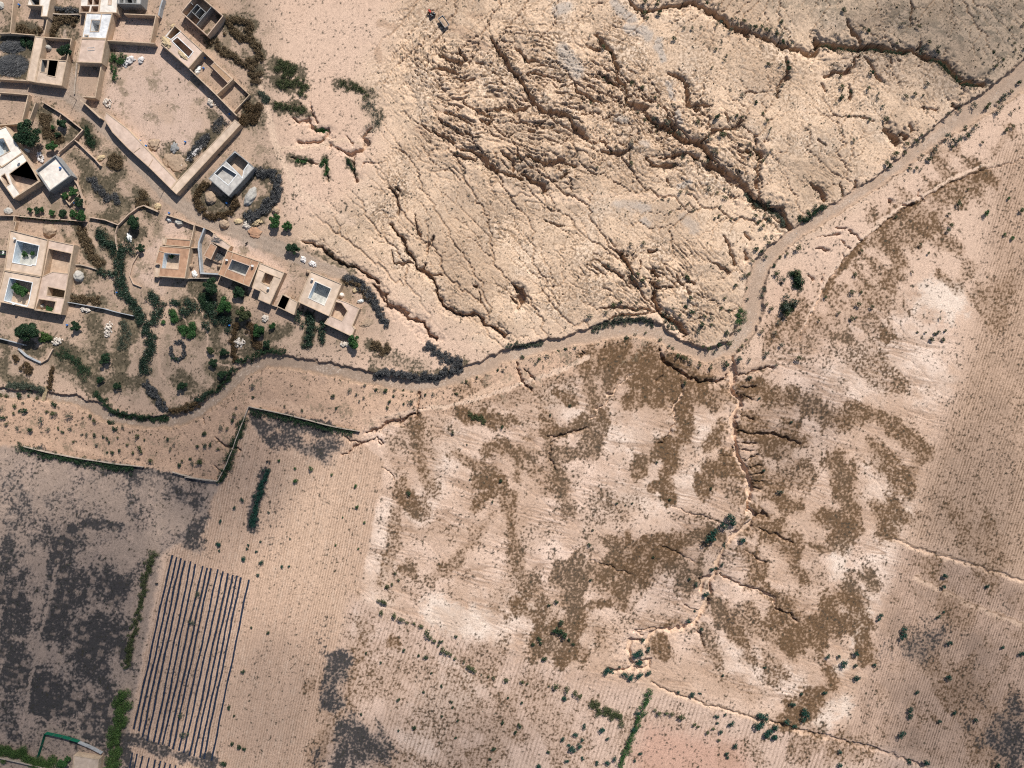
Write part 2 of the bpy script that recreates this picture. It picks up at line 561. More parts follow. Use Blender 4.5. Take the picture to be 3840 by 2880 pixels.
Z = (.25*fbm(X, Y, 60, 3, 21)).astype(np.float32)*(1-.7*village)
Z += bad*(1.3*fbm(X, Y, 42, 3, 31) + .55*fbm(X, Y, 13, 3, 35)) + rough*(1.1*fbm(X, Y, 11, 3, 41, ridge=True) + .3)
Z += bad*(.35+.65*rough)*.32*fbm(X, Y, 4.2, 3, 51, ridge=True)
Z += southbank*(.35*fbm(X, Y, 9, 3, 61) + .1)
WOB = np.clip(1+.75*pnoise(X/6.5,Y/6.5,65)+.5*pnoise(X/2.3,Y/2.3,66)+.3*pnoise(X/.9,Y/.9,67), .5, 2.2)
C = np.zeros_like(Z); SH = np.zeros_like(Z); GQ = np.full(X.shape, 9.0, np.float32)
for f, w, d, p in strokes(GUL):
    q = [(a[0], a[1], w) for a in p]
    if len(q) > 1: q[0] = (*q[0][:2], w*.35); q[-1] = (*q[-1][:2], w*.8)
    Q = pdist(f, q, w, 4.6)*WOB
    GQ = np.minimum(GQ, Q)
    C = np.minimum(C, -1.3*d*(1-sstep(.5, 1.05, Q)))
    SH = np.minimum(SH, -.32*d*(1-sstep(.6, 4.0, Q)))
rp = [tuple(v) for v in pts_of(RIVER[1])]
RQ = pdist("D", [(a, b, c*(1.38 if a > 1500 else 1.2)) for a, b, c in rp], 12, 3.2)
Z += C + SH
bank = 1-sstep(.86, 1.12, RQ + .1*pnoise(X/2.1, Y/2.1, 70))
northcliff = bad*(1-sstep(1.0, 2.2, RQ))
Z += .45*northcliff
Z = Z*(1-bank) + (-1.15 + .12*fbm(X, Y, 5, 3, 71))*bank
RDQ = np.minimum(pdist("D", [tuple(v) for v in pts_of(ROAD[1])], 15, 2.0), pdist("D", [tuple(v) for v in pts_of(LANE[1])], 6, 2.0))
road = 1-sstep(.8, 1.15, RDQ)
roadid = np.minimum(pdist("D", [tuple(v) for v in pts_of(ROAD[1])], 15, 2.0, True), 9)

# --- drainage: flood from the low ground upward, gather the flow, cut rills where it gathers
def rills(Z):
    sj = slice(NEY, NY-NEY, 2); si = slice(NEX, NX-NEX, 2)
    z = (Z + .10*pnoise(X/2.2, Y/2.2, 81) + .16*fbm(X, Y, 6, 2, 83))[sj, si].astype(np.float64)
    z += (-.012*XS[si][None, :] + .010*YS[sj][:, None])*(1-bad[sj, si])
    ny, nx = z.shape; N = nx*ny; z += rng.normal(0, .06, z.shape)
    zf = z.ravel().tolist(); par = [-1]*N; seen = bytearray(N); heap = []; order = []
    for j in range(ny):
        for i in ((0, nx-1) if 0 < j < ny-1 else range(nx)):
            k = j*nx+i; seen[k] = 1; heap.append((zf[k], k))
    heapq.heapify(heap)
    rnd = random.random; pop, push = heapq.heappop, heapq.heappush
    nb = (1, -1, nx, -nx, nx+1, nx-1, -nx+1, -nx-1)
    while heap:
        h, k = pop(heap); order.append(k)
        i = k % nx; j = k//nx
        if i == 0 or j == 0 or i == nx-1 or j == ny-1:
            cand = [q for q in nb if 0 <= k+q < N and abs((k+q) % nx - i) <= 1]
        else: cand = nb
        for q in cand:
            m = k+q
            if not seen[m]:
                seen[m] = 1; par[m] = k
                v = zf[m]; push(heap, (v if v > h else h+.004+.03*rnd(), m))
    acc = [1.0]*N
    for k in reversed(order):
        p = par[k]
        if p >= 0: acc[p] += acc[k]
    a = np.log2(np.array(acc)).reshape(ny, nx).astype(np.float32)
    full = np.zeros(Z.shape, np.float32)
    fj = np.arange(NEY, NY-NEY); fi = np.arange(NEX, NX-NEX)
    cj = np.clip((fj-NEY)/2, 0, ny-1.001); ci = np.clip((fi-NEX)/2, 0, nx-1.001)
    j0 = cj.astype(int); i0 = ci.astype(int); tj = (cj-j0)[:, None]; ti = (ci-i0)[None, :]
    v = (a[j0][:, i0]*(1-ti)+a[j0][:, i0+1]*ti)*(1-tj) + (a[j0+1][:, i0]*(1-ti)+a[j0+1][:, i0+1]*ti)*tj
    full[NEY:NY-NEY, NEX:NX-NEX] = v
    return full
ACC = rills(Z)
rl = sstep(2.8, 8.0, ACC)
Z -= rl*(bad*(.75+.6*rough) + .05*southbank)*(1-bank)*(1-sstep(.8, 1.0, 1.05-GQ*.2))
Z -= rl*.10*slope
MOD = .35+.85*sstep(-.25,.35,fbm(X, Y, 26, 3, 92)+.5*rough-.1)
crumb = fbm(X, Y, 1.5, 3, 91)*MOD
ta = math.atan2(-.62, 1)+.35*fbm(X, Y, 50, 2, 93); fu = X*np.cos(ta)+Y*np.sin(ta); fv = -X*np.sin(ta)+Y*np.cos(ta)
fu = fu+1.6*fbm(X, Y, 6, 2, 95); fv = fv+1.3*fbm(X, Y, 5, 3, 96)
flow = 1-2*np.abs(pnoise(fu/7.5, fv/2.3, 97)); flow2 = 1-2*np.abs(pnoise(fu/3.6, fv/1.15, 98))
cutm = np.clip(sstep(.72, .98, flow)*sstep(-.15, .35, pnoise(X/9, Y/9, 99)+.35*rough) + .7*sstep(.74, .97, flow2)*sstep(-.05, .4, pnoise(X/6, Y/6, 100)+.3*rough), 0, 1)
cutm = cutm*np.clip(MOD,0,1)
Z -= bad*(1-bank)*cutm*(.42+.55*rough)
Z += bad*(1-bank)*(.20+.2*rough)*crumb + .05*southbank*crumb

# --- furrows and sheet-wash rills
def rows(mask, F, a, b, period, amp, seed):
    """lines parallel to a-b; returns (height, dark line factor)"""
    (x0, y0), (x1, y1) = P(F, a), P(F, b); l = math.hypot(x1-x0, y1-y0); ux, uy = (x1-x0)/l, (y1-y0)/l
    u = X*ux+Y*uy; v = -X*uy+Y*ux + .35*fbm(X, Y, 25, 2, seed)
    k = v/period
    s = np.cos(2*math.pi*k)
    br = pnoise(np.floor(k+.5)*7.31, u/9.0, seed+1)*.5 + pnoise(np.floor(k+.5)*3.7, u/2.3, seed+2)*.5
    rv = pnoise(np.floor(k+.5)*5.13+.37, u*0+.41, seed+5)
    return amp*s*mask, mask*np.clip(.62+1.1*br+.55*rv, 0, 1)*sstep(.1, -.8, s), br
hP, dP, bP = rows(plough, "T3", (1560,880), (1300,2110), .95, .06, 101)
hS, dS, bS = rows(scrubl, "T3", (1560,880), (1300,2110), 2.1, .03, 151)
hA, dA, bA = rows(farmA, "D", (2075,780), (1965,1120), 1.05, .06, 111)
hB, dB, bB = rows(farmB, "D", (2075,780), (1965,1120), .95, .07, 121)
hC, dC, bC = rows(farmC, "D", (2075,780), (1965,1120), 1.5, .04, 131)
Z += hP+hA+hB+hC
th = math.atan2(-.26, 1); u = X*math.cos(th)+Y*math.sin(th); v = -X*math.sin(th)+Y*math.cos(th)
uu = u + 3*fbm(X, Y, 30, 2, 141); vv = v + 1.1*fbm(X, Y, 16, 3, 143) + .25*pnoise(X/2.5, Y/2.5, 147)
n1 = pnoise(uu/18, vv/1.35, 145); n2 = pnoise(uu/28+9, vv/3.1, 146)
gate = np.clip(pnoise(uu/18, vv/7, 149)*1.3+.45, 0, 1)
wash = np.maximum(sstep(.34, .05, np.abs(n1))*.8*gate, sstep(.17, .02, np.abs(n2))*gate)*slope
Z -= .12*wash
print('relief done', NX, NY)

# ------------------------------------------------------------------ soil colour (soil tones; one sunlit patch is painted on the ploughed field)
c3 = lambda *c: np.array(c, np.float32)
K = np.empty(X.shape+(3,), np.float32)
K[:] = c3(.60,.455,.355)
def mix(col, m): 
    global K
    K += (c3(*col)-K)*np.clip(m, 0, 1)[..., None].astype(np.float32)
n40 = fbm(X, Y, 45, 4, 201); n12 = fbm(X, Y, 12, 4, 203); n3 = fbm(X, Y, 3.2, 3, 205); n1m = fbm(X, Y, 1.1, 2, 207)
n06 = pnoise(X/.75,Y/.75,208)*.5+pnoise(X/.5,Y/.5,209)*.3
speck = sstep(.02, .30, n1m*.8+.6*n06+.45*n3+.35*n12)
mix((.56,.40,.30), .5*sstep(-.1, .5, n40)*(1-bad))
mix((.40,.305,.235), .92*village)
mix((.53,.40,.305), village*sstep(.0, .45, n12+.3*n3)*.75)
mix((.29,.225,.17), village*sstep(.05, .5, -n12-.3*n3)*.75)
mix((.22,.17,.125), village*speck*.35)
mix((.52,.365,.26), southbank*.8); mix((.40,.29,.22), southbank*sstep(0, .5, n12+.4*n3)*.7)
lowleft = polymask("D", pts_of("-60,840 600,780 800,930 500,1060 -60,1060"), 12)
mix((.40,.28,.205), lowleft*(1-village)*.6)
# badlands: cream crust, brown lag, grey silt
mix((.68,.525,.385), bad)
mix((.80,.66,.52), bad*sstep(-.05, .35, n12+.3*n3)*.7)
mix((.215,.148,.094), bad*speck*.88*sstep(-.6,.0,n40+.8*n12)*np.clip(.45+.6*MOD,0,1))
mix((.25,.175,.115), bad*cutm*.7)
mix((.36,.27,.19), bad*sstep(.0,.4,-crumb-.1)*.55)  # cuts and low crumbs get a browner tone
mix((.42,.33,.245), bad*sstep(.1, .5, n40+.3*n3)*.55)
mix((.36,.295,.225), greyz*.75); mix((.17,.15,.115), greyz*sstep(-.05, .3, n3+.4*n12+.5*n1m)*.7)
grey = 0
for s in ("2200|", ): pass
for f, w, p in (("S4",60,"280,40 340,120 450,180"),("S4",70,"400,280 560,300 600,340"),("S4",45,"700,400 700,480 740,580"),("S4",40,"800,820 830,950"),("S4",45,"870,1110 900,1190"),
                ("S7",60,"300,330 450,350 580,370"),("S7",40,"560,480 600,520"),("S7",60,"930,460 1020,520 1050,580"),("S4",50,"300,1150 380,1170"),("S4",40,"540,1400 600,1420"),("S3",90,"1850,500 1920,620 1980,700"),("S3",70,"1880,60 1800,110"),
                ("F7",110,"1650,700 1800,700 1900,640"),("S7",25,"900,150 1000,100")):
    grey = np.maximum(grey, 1-sstep(.4, 1.15, pdist(f, pts_of(p), w, 1.2)+.35*n3))
mix((.46,.42,.375), grey*.8)
mix((.70,.54,.40), (1-sstep(.3, 1.1, pdist("S6", pts_of("1150,150 1500,240 2074,300"), 60, 1.2)+.3*n3))*.8)
for f, w, p in (("S3",60,"640,170 760,260 900,330 1000,430 1080,470"),("S3",40,"940,160 1040,170"),("S3",50,"60,230 200,260"),("S3",45,"420,1260 480,1300"),("S3",30,"650,1110"),("S3",40,"60,580 40,480"),("S3",25,"440,120 460,150"),("F4",30,"0,0")):
    mix((.42,.30,.215), (1-sstep(.5, 1.1, pdist(f, pts_of(p), w, 1.2)+.3*n3))*.7)
brz = sstep(-.1,.4,fbm(X, Y, 34, 3, 261)+.3*n12)*bad*(1-.6*rough)
mix((.40,.30,.215), brz*.6)
mix((.30,.215,.145), bad*sstep(.15,.6,rl)*.45)
# gully floors and walls
mix((.52,.40,.30), (1-sstep(.3, .9, GQ))*.6)
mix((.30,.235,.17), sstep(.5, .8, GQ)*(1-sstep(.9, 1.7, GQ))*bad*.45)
mix((.38,.28,.20), rl*bad*.35)
# slope south of the wash
mix((.72,.575,.48), slope*sstep(-.25, .35, n40)*.8)
pale = np.zeros_like(Z)
for p, w in (("1060,470 1120,420 1150,470",34),("1090,600 1130,640 1060,760",26),("560,800 640,760 700,790",34),("700,500 800,560 860,540",24),("760,620 860,600",22),("470,640 470,760",20),("900,820 1000,860",22),("560,540 520,640",16)):
    pale = np.maximum(pale, 1-sstep(.2, 1.6, pdist("E", pts_of(p), w, 2.0)+.8*n12+.5*n3))
mix((.80,.69,.60), pale*slope*.6)
mix((.27,.175,.115), wash*.72)
CH = np.zeros_like(Z)
for f, w, p in (("S8",200,"1500,1280 1250,1200"),("T7",90,"550,250 700,280"),("T8",40,"230,230 260,130"),("T8",30,"300,500 330,390"),("T8",45,"250,720 180,780"),("T7",140,"600,600 480,800"),("T7",60,"130,220 200,330"),("T8",30,"260,580 230,610"),("T8",22,"310,440 310,500"),("T8",22,"480,20 440,60")):
    mix((.78,.69,.60), (1-sstep(.35, 1.25, pdist(f, pts_of(p), w, 1.8)+.9*n12+.6*n3+.4*n1m))*.7)
for f, w, p in (("T5",16,"820,40 820,150 815,260 855,330 845,370 812,430 828,520 838,640 878,700 908,770 912,870 900,960"),("T6",15,"900,0 930,40 880,130 810,170 770,240 730,310 715,380 660,420 640,470 690,480 650,580 600,650 500,690 400,690 330,750 240,750 235,850 270,890 350,850 345,900 250,910 130,915"),("T6",7,"740,385 830,425 920,450 980,480 1050,520 1060,570"),("T5",6,"250,180 170,250 150,290 115,300 110,360 55,375 70,410 20,430"),("T5",6,"535,290 480,370 490,420 500,460 465,480 470,510")):
    CH = np.maximum(CH, 1-sstep(.6, 1.2, pdist(f, pts_of(p), w, 1.3)))
# tracks
TRK = np.zeros_like(Z)
for f, w, c, p in (("T4",26,(.68,.53,.41),"2074,165 1800,290 1400,430 1000,560 820,610 500,665 0,745"),("T4",34,(.62,.46,.34),"900,560 1100,470 1350,370"),
                 ("S8",20,(.68,.53,.41),"2177,-140 1640,-10 1200,235 950,370 700,565 560,690 420,850 250,1090 120,1350 20,1560"),
                 ("S1",26,(.50,.37,.285),"440,50 480,180 460,400 390,560 380,800 430,1050 600,1250"),("S1",14,(.52,.39,.30),"860,60 960,250 1040,380 1010,680 980,800 1150,880 1350,960"),("S1",10,(.52,.39,.30),"480,180 600,200 690,260 850,500"),
                 ("T1",30,(.52,.37,.27),"700,720 1200,830 1700,960"),("T3",60,(.54,.39,.29),"650,180 1000,220 1500,360 2000,260"),
                 ("T2",16,(.45,.35,.28),"395,230 340,500 260,800 200,1150 140,1400"),("T2",14,(.45,.34,.27),"170,1300 280,1300 450,1400 650,1480"),("T2",70,(.55,.42,.33),"760,130 1000,60 860,250"),
                 ("S7",22,(.66,.50,.37),"-120,260 300,250 700,250 1050,230 1300,300 1500,330"),("S2",30,(.62,.48,.36),"300,1240 800,1200 1150,1120 1400,1180 1800,1150"),
                 ("D",9,(.64,.50,.385),"560,170 600,330 650,420 760,480"),("F4",40,(.50,.37,.28),"640,1230 1000,880 1350,560")):
    tk = 1-sstep(.4, 1.1, pdist(f, pts_of(p), w, 1.2)+.25*n3); mix(c, tk*.75)
    if f != "F4": TRK = np.maximum(TRK, tk)
mix((.30,.21,.15), (1-sstep(.3, 1, pdist("S8", pts_of("2177,-100 1640,50 1200,285 960,420 720,610 610,705 440,890 240,1180 120,1430 20,1620"), 9, 1.5)))*.6)
# fields
mix((.50,.365,.275), plough*.9); mix((.60,.45,.335), plough*polymask("D", pts_of("640,1000 820,1010 740,1350 560,1250"), 16)*.6)  # paler part: sunlit gap between cloud shadows, painted into the soil colour
mix((.25,.17,.115), dP*.85); mix((.60,.47,.37), plough*sstep(.55,.95,np.clip(bP+.5,0,1))*.4)
mix((.49,.36,.27), farmA*.85); mix((.185,.125,.08), dA*.95); mix((.27,.20,.15), farmA*sstep(.0,.5,n12+.5*n3)*.35)
mix((.46,.34,.265), farmB*.95); mix((.155,.108,.078), dB*.95); mix((.21,.155,.12), farmB*sstep(-.1,.5,n12+.4*n40+.5*n3)*.5)
mix((.55,.43,.36), farmC*.7); mix((.28,.205,.155), dC*.75)
mix((.50,.325,.25), polymask("D", pts_of("1400,1560 1600,1610 1700,1800 1340,1800 1370,1620"), 6)*.9)
mix((.31,.25,.21), scrubl*.9); mix((.44,.34,.28), scrubl*sstep(.0,.5,n12)*.7)
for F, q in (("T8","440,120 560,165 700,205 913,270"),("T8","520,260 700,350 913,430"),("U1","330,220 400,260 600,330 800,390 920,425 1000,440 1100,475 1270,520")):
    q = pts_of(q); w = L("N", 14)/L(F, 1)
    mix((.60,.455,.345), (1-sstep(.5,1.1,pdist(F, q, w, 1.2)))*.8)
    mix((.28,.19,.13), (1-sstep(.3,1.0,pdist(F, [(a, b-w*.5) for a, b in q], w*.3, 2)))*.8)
# crust / plant cover
n6 = fbm(X, Y, 6.5, 4, 211); n20 = fbm(X, Y, 20, 3, 213)
ca, sa = math.cos(1.25), math.sin(1.25); cb, sb = math.cos(2.2), math.sin(2.2)
fa = fbm((X*ca+Y*sa)/2.6, -X*sa+Y*ca, 6.0, 4, 215); fb = fbm((X*cb+Y*sb)/2.6, -X*sb+Y*cb, 6.0, 4, 216); sel = sstep(-.3,.3,fbm(X,Y,60,2,217))
fe = fa*sel+fb*(1-sel)
qn = .65*n20 + .4*n6 + 1.7*fe + .25*n1m
tex = .5 + .8*n1m + .95*n06 + .5*n3 + .45*fe
def density(txt):
    c = np.zeros_like(Z)
    for f, w, s, p in strokes(txt):
        c = np.maximum(c, s*(1-sstep(.35, 1.95, pdist(f, p, w, 2.6)+qn)))
    return c
cov = density(COVER)
cov = np.maximum(cov, .40*slope*sstep(-.25, .45, n12+.3*n40)); cov = np.maximum(cov, .38*farmC*sstep(-.3,.4,n12))
cov = np.maximum(cov, .36*farmB*sstep(-.3,.4,n6)); cov = np.maximum(cov, .3*farmA)
cov *= 1-.9*TRK
covm = sstep(-.10, .48, cov*1.04-tex)*(1-bank)
mix((.43,.305,.22), slope*sstep(-.25,.45,fe*.6+n20+.3*n3)*.55)
mix((.27,.18,.115), sstep(.1,.85,cov)*.7)
mix((.125,.077,.040), covm*.92)
mix((.125,.098,.072), covm*.5*sstep(.0,.35,n40)*slope)
weed = density(WEED)
weed = np.maximum(weed, .42*scrubl*sstep(-.4,.3,n12+.4*n3))
weed *= 1-.8*TRK
weedm = sstep(-.15, .5, weed*1.22-tex-.4*n20)
mix((.19,.165,.15), sstep(.1,.8,weed)*.7)
mix((.046,.047,.050), weedm*.92)
mix((.42,.33,.27), scrubl*sstep(.12,.4,bS+.5*n3)*.5)
for q in ("225,222 240,95 350,92 510,248 490,270 375,385","238,35 335,40 325,95 230,90","640,600 590,660 480,590 440,500 520,505","290,560 340,520 360,470 420,480 400,560 350,640 300,600"):
    mix((.56,.435,.36), polymask("D", pts_of(q), 1.5)*(1-road)*(.75-.5*sstep(0,.4,n12)))
und = density(UNDER)*(1-road)*(1-.85*TRK)
undm = sstep(-.08, .35, und*1.35-tex)
mix((.19,.155,.11), sstep(.05,.7,und)*.75)
mix((.070,.064,.042), undm*.8)
vil = village*(1-road)
mix((.20,.165,.115), vil*sstep(.15,.45,n6+.5*n1m+.2*n20)*.75); mix((.14,.125,.085), southbank*sstep(.28,.5,n6+.6*n1m)*.6)
mix((.66,.51,.39), CH*.85)
# wash bed and lanes
bed_up = polymask("D", pts_of("860,650 2400,-60 2400,300 1600,800 860,840"), 10)
K0 = K.copy()
mix((.325,.255,.20), bank)
mix((.40,.345,.29), bank*sstep(-.1,.35,n12+.3*n3+.35*n06)*sstep(.95,.4,RQ)*(.35+.35*bed_up))
mix((.33,.235,.165), bank*sstep(.45,.9,RQ+.3*n3)*.6)
mix((.62,.53,.45), bank*sstep(.25,.5,pnoise(X/.7,Y/.7,231))*sstep(.0,.35,n12+.2)*sstep(.8,.3,RQ)*.7)
bed_up_ = polymask("D", pts_of("860,650 2400,-60 2400,300 1600,800 860,840"), 10)
mix((.52,.395,.30), bank*bed_up*.7*(.6+.4*sstep(.2,.8,RQ)))
mix((.27,.195,.14), (1-sstep(.02,.14,np.abs(RQ-1.04)))*.55)
mix((.315,.262,.215), road*.85*(1-.35*sstep(0,.5,n3)))
tracks = sstep(.25,.0,np.abs(np.abs(RDQ-.0)-.42))*road
mix((.41,.34,.28), tracks*.5)
K *= (1+.16*n1m+.10*n3+.10*n06)[..., None]
K *= np.array([.985,.925,.885], np.float32)
K = np.clip(K, .02, .82)

def gz(x, y):
    i = min(max(int(np.searchsorted(XS, x))-1, 0), NX-2); j = min(max(int(np.searchsorted(YS, y))-1, 0), NY-2)
    tx = (x-XS[i])/(XS[i+1]-XS[i]); ty = (y-YS[j])/(YS[j+1]-YS[j])
    return float((Z[j,i]*(1-tx)+Z[j,i+1]*tx)*(1-ty)+(Z[j+1,i]*(1-tx)+Z[j+1,i+1]*tx)*ty)
def gzv(x, y):
    i = np.clip(np.searchsorted(XS, x)-1, 0, NX-2); j = np.clip(np.searchsorted(YS, y)-1, 0, NY-2)
    return Z[j, i]
def samp(A, x, y):
    i = np.clip(np.searchsorted(XS, x)-1, 0, NX-2); j = np.clip(np.searchsorted(YS, y)-1, 0, NY-2)
    return A[j, i]
# ------------------------------------------------------------------ materials
def newmat(name):
    m = bpy.data.materials.new(name); m.use_nodes = True
    nt = m.node_tree; b = nt.nodes["Principled BSDF"]
    return m, nt, b
def node(nt, t, **kw):
    n = nt.nodes.new(t)
    for k, v in kw.items(): setattr(n, k, v)
    return n
def ground_material():
    m, nt, b = newmat("bare_soil")
    at = node(nt, "ShaderNodeVertexColor", layer_name="soil")
    tc = node(nt, "ShaderNodeTexCoord")
    n1 = node(nt, "ShaderNodeTexNoise"); n1.inputs["Scale"].default_value = 2.6; n1.inputs["Detail"].default_value = 5; n1.inputs["Roughness"].default_value = .65
    n2 = node(nt, "ShaderNodeTexVoronoi"); n2.inputs["Scale"].default_value = 1.9
    nt.links.new(tc.outputs["Object"], n1.inputs["Vector"]); nt.links.new(tc.outputs["Object"], n2.inputs["Vector"])
    mr = node(nt, "ShaderNodeMapRange"); mr.inputs[1].default_value = .3; mr.inputs[2].default_value = .7; mr.inputs[3].default_value = .64; mr.inputs[4].default_value = 1.30
    nt.links.new(n1.outputs["Fac"], mr.inputs[0])
    mx = node(nt, "ShaderNodeVectorMath", operation='SCALE')
    nt.links.new(at.outputs["Color"], mx.inputs[0]); nt.links.new(mr.outputs[0], mx.inputs["Scale"])
    nt.links.new(mx.outputs[0], b.inputs["Base Color"])
    b.inputs["Roughness"].default_value = .96; b.inputs["Specular IOR Level"].default_value = .15
    bp = node(nt, "ShaderNodeBump"); bp.inputs["Strength"].default_value = .55; bp.inputs["Distance"].default_value = .12
    nt.links.new(n1.outputs["Fac"], bp.inputs["Height"]); nt.links.new(bp.outputs[0], b.inputs["Normal"])
    return m
def noisy(name, c1, c2, scale=1.5, rough=.9, c3=None, detail=5, bump=.3, lo=.35, hi=.65, spec=.2, vscale=None):
    m, nt, b = newmat(name)
    tc = node(nt, "ShaderNodeTexCoord"); n = node(nt, "ShaderNodeTexNoise")
    n.inputs["Scale"].default_value = scale; n.inputs["Detail"].default_value = detail; n.inputs["Roughness"].default_value = .62
    mp = node(nt, "ShaderNodeMapping"); mp.inputs["Scale"].default_value = vscale or (1,1,1)
    nt.links.new(tc.outputs["Object"], mp.inputs["Vector"]); nt.links.new(mp.outputs[0], n.inputs["Vector"])
    r = node(nt, "ShaderNodeValToRGB"); e = r.color_ramp.elements
    e[0].position = lo; e[0].color = (*c1, 1); e[1].position = hi; e[1].color = (*c2, 1)
    if c3: q = e.new((lo+hi)/2); q.color = (*c3, 1)
    nt.links.new(n.outputs["Fac"], r.inputs[0])
    n2 = node(nt, "ShaderNodeTexNoise"); n2.inputs["Scale"].default_value = scale*.33; n2.inputs["Detail"].default_value = 8; n2.inputs["Roughness"].default_value = .7; n2.inputs["Distortion"].default_value = .6
    nt.links.new(mp.outputs[0], n2.inputs["Vector"])
    mr = node(nt, "ShaderNodeMapRange"); mr.inputs[1].default_value = .36; mr.inputs[2].default_value = .58; mr.inputs[3].default_value = .78; mr.inputs[4].default_value = 1.08
    nt.links.new(n2.outputs["Fac"], mr.inputs[0])
    sc = node(nt, "ShaderNodeVectorMath", operation='SCALE'); nt.links.new(r.outputs[0], sc.inputs[0]); nt.links.new(mr.outputs[0], sc.inputs["Scale"])
    nt.links.new(sc.outputs[0], b.inputs["Base Color"])
    b.inputs["Roughness"].default_value = rough; b.inputs["Specular IOR Level"].default_value = spec
    if bump:
        bp = node(nt, "ShaderNodeBump"); bp.inputs["Strength"].default_value = bump; bp.inputs["Distance"].default_value = .05
        nt.links.new(n.outputs["Fac"], bp.inputs["Height"]); nt.links.new(bp.outputs[0], b.inputs["Normal"])
    return m
def leafy(name, dark, mid, light, rough=.7, trans=.0):
    """foliage: every leaf its own tint"""
    m, nt, b = newmat(name)
    g = node(nt, "ShaderNodeNewGeometry"); r = node(nt, "ShaderNodeValToRGB"); e = r.color_ramp.elements
    e[0].color = (*dark, 1); e[1].color = (*light, 1); q = e.new(.55); q.color = (*mid, 1)
    nt.links.new(g.outputs["Random Per Island"], r.inputs[0]); nt.links.new(r.outputs[0], b.inputs["Base Color"])
    b.inputs["Roughness"].default_value = rough; b.inputs["Specular IOR Level"].default_value = .25
    return m
M = {}
M['soil'] = ground_material()
M['plaster'] = noisy("earth_plaster", (.44,.325,.225), (.57,.435,.315), .9, lo=.25, hi=.75)
M['roof_tan'] = noisy("tan_screed", (.52,.395,.295), (.66,.515,.40), .55, lo=.28, hi=.72)
M['roof_pink'] = noisy("pinkish_screed", (.52,.385,.305), (.66,.505,.41), .5, lo=.28, hi=.72)
M['roof_pale'] = noisy("pale_lime_screed", (.70,.62,.54), (.82,.76,.68), .6, lo=.28, hi=.7)
M['roof_white'] = noisy("whitewashed_screed", (.52,.53,.55), (.80,.79,.77), .8, lo=.3, hi=.62, detail=7)
M['roof_orange'] = noisy("orange_mud_roof", (.33,.185,.115), (.48,.29,.185), .7, lo=.28, hi=.7, detail=7)
M['roof_brown'] = noisy("brown_mud_roof", (.33,.205,.12), (.45,.30,.19), 1.1)
M['roof_grey'] = noisy("grey_concrete_screed", (.36,.34,.32), (.54,.51,.47), .8, lo=.3, hi=.68, detail=7)
M['concrete'] = noisy("grey_concrete_block", (.20,.205,.205), (.31,.305,.295), 1.2, vscale=(1,1,3))
M['white'] = noisy("white_limewash", (.74,.74,.73), (.82,.82,.81), 1.5, bump=.1)
M['bluewash'] = noisy("bluish_limewash", (.58,.66,.72), (.74,.78,.80), 1.3, bump=.1)
M['earth'] = noisy("rammed_earth", (.43,.31,.225), (.56,.42,.32), .8)
M['stonewall'] = noisy("dry_stone", (.30,.25,.20), (.52,.43,.35), 2.4, bump=.8)
M['greywall'] = noisy("grey_rendered_wall", (.32,.335,.35), (.42,.43,.44), 1.1)
M['floor'] = noisy("yard_earth", (.40,.29,.21), (.56,.42,.31), .8, lo=.3, hi=.7)
M['floor_grey'] = noisy("courtyard_screed", (.36,.35,.32), (.55,.52,.46), .9, lo=.3, hi=.7)
M['floor_dark'] = noisy("dark_yard_earth", (.12,.095,.06), (.21,.165,.105), 1.2)  # darker brown floor for some courts, rooms and pens
M['void'] = noisy("dark_opening", (.012,.012,.014), (.022,.021,.022), 1.0, bump=0)
M['metal'] = noisy("galvanised_steel", (.40,.42,.44), (.55,.57,.58), 2, rough=.45, bump=0)
M['dish'] = noisy("white_dish_paint", (.78,.80,.80), (.82,.83,.83), 2, rough=.4, bump=0)
M['redpaint'] = noisy("faded_red_paint", (.42,.045,.03), (.55,.09,.06), 3, rough=.5, bump=0)
M['rubber'] = noisy("black_rubber", (.014,.014,.015), (.03,.03,.03), 4, bump=0)
M['darksteel'] = noisy("dark_steel", (.03,.032,.035), (.06,.062,.066), 3, rough=.5, bump=0)
M['glass'] = noisy("blue_grey_glazing", (.05,.10,.12), (.12,.2,.22), 3, rough=.15, bump=0)
M['load'] = noisy("loose_soil_load", (.40,.28,.19), (.55,.40,.28), 2)
M['straw'] = noisy("straw", (.40,.30,.17), (.60,.47,.30), 3.5, vscale=(1,1,.4))
M['mudstack'] = noisy("mud_capped_straw", (.30,.215,.15), (.42,.31,.22), 3)
M['greystack'] = noisy("weathered_straw", (.33,.31,.28), (.50,.47,.42), 3)
M['rubble'] = noisy("broken_limestone", (.45,.38,.31), (.75,.68,.60), 2.2)
M['whitestone'] = noisy("white_rubble", (.52,.48,.46), (.80,.77,.74), 1.6)
M['pebble'] = noisy("river_stone", (.36,.33,.30), (.72,.66,.60), .9)
M['bark'] = noisy("bark", (.10,.075,.05), (.19,.145,.10), 5)
M['wood'] = noisy("weathered_wood", (.16,.12,.09), (.30,.235,.17), 4)
M['mulch'] = noisy("black_plastic_mulch", (.012,.018,.034), (.030,.042,.070), 3, rough=.5, bump=.4)
M['net'] = noisy("green_shade_net", (.005,.10,.055), (.012,.17,.10), 4, bump=0)
M['tarp'] = noisy("pale_tarpaulin", (.60,.60,.57), (.80,.79,.75), 1.4, rough=.6)
M['bluep'] = noisy("blue_plastic", (.02,.13,.42), (.05,.22,.60), 2, rough=.4, bump=0)
M['greenp'] = noisy("green_paint", (.02,.16,.05), (.04,.26,.09), 2, rough=.5, bump=0)
M['wool'] = noisy("dusty_wool", (.52,.46,.38), (.74,.68,.60), 5)
M['blackhide'] = noisy("dark_hide", (.02,.018,.016), (.045,.04,.036), 5)
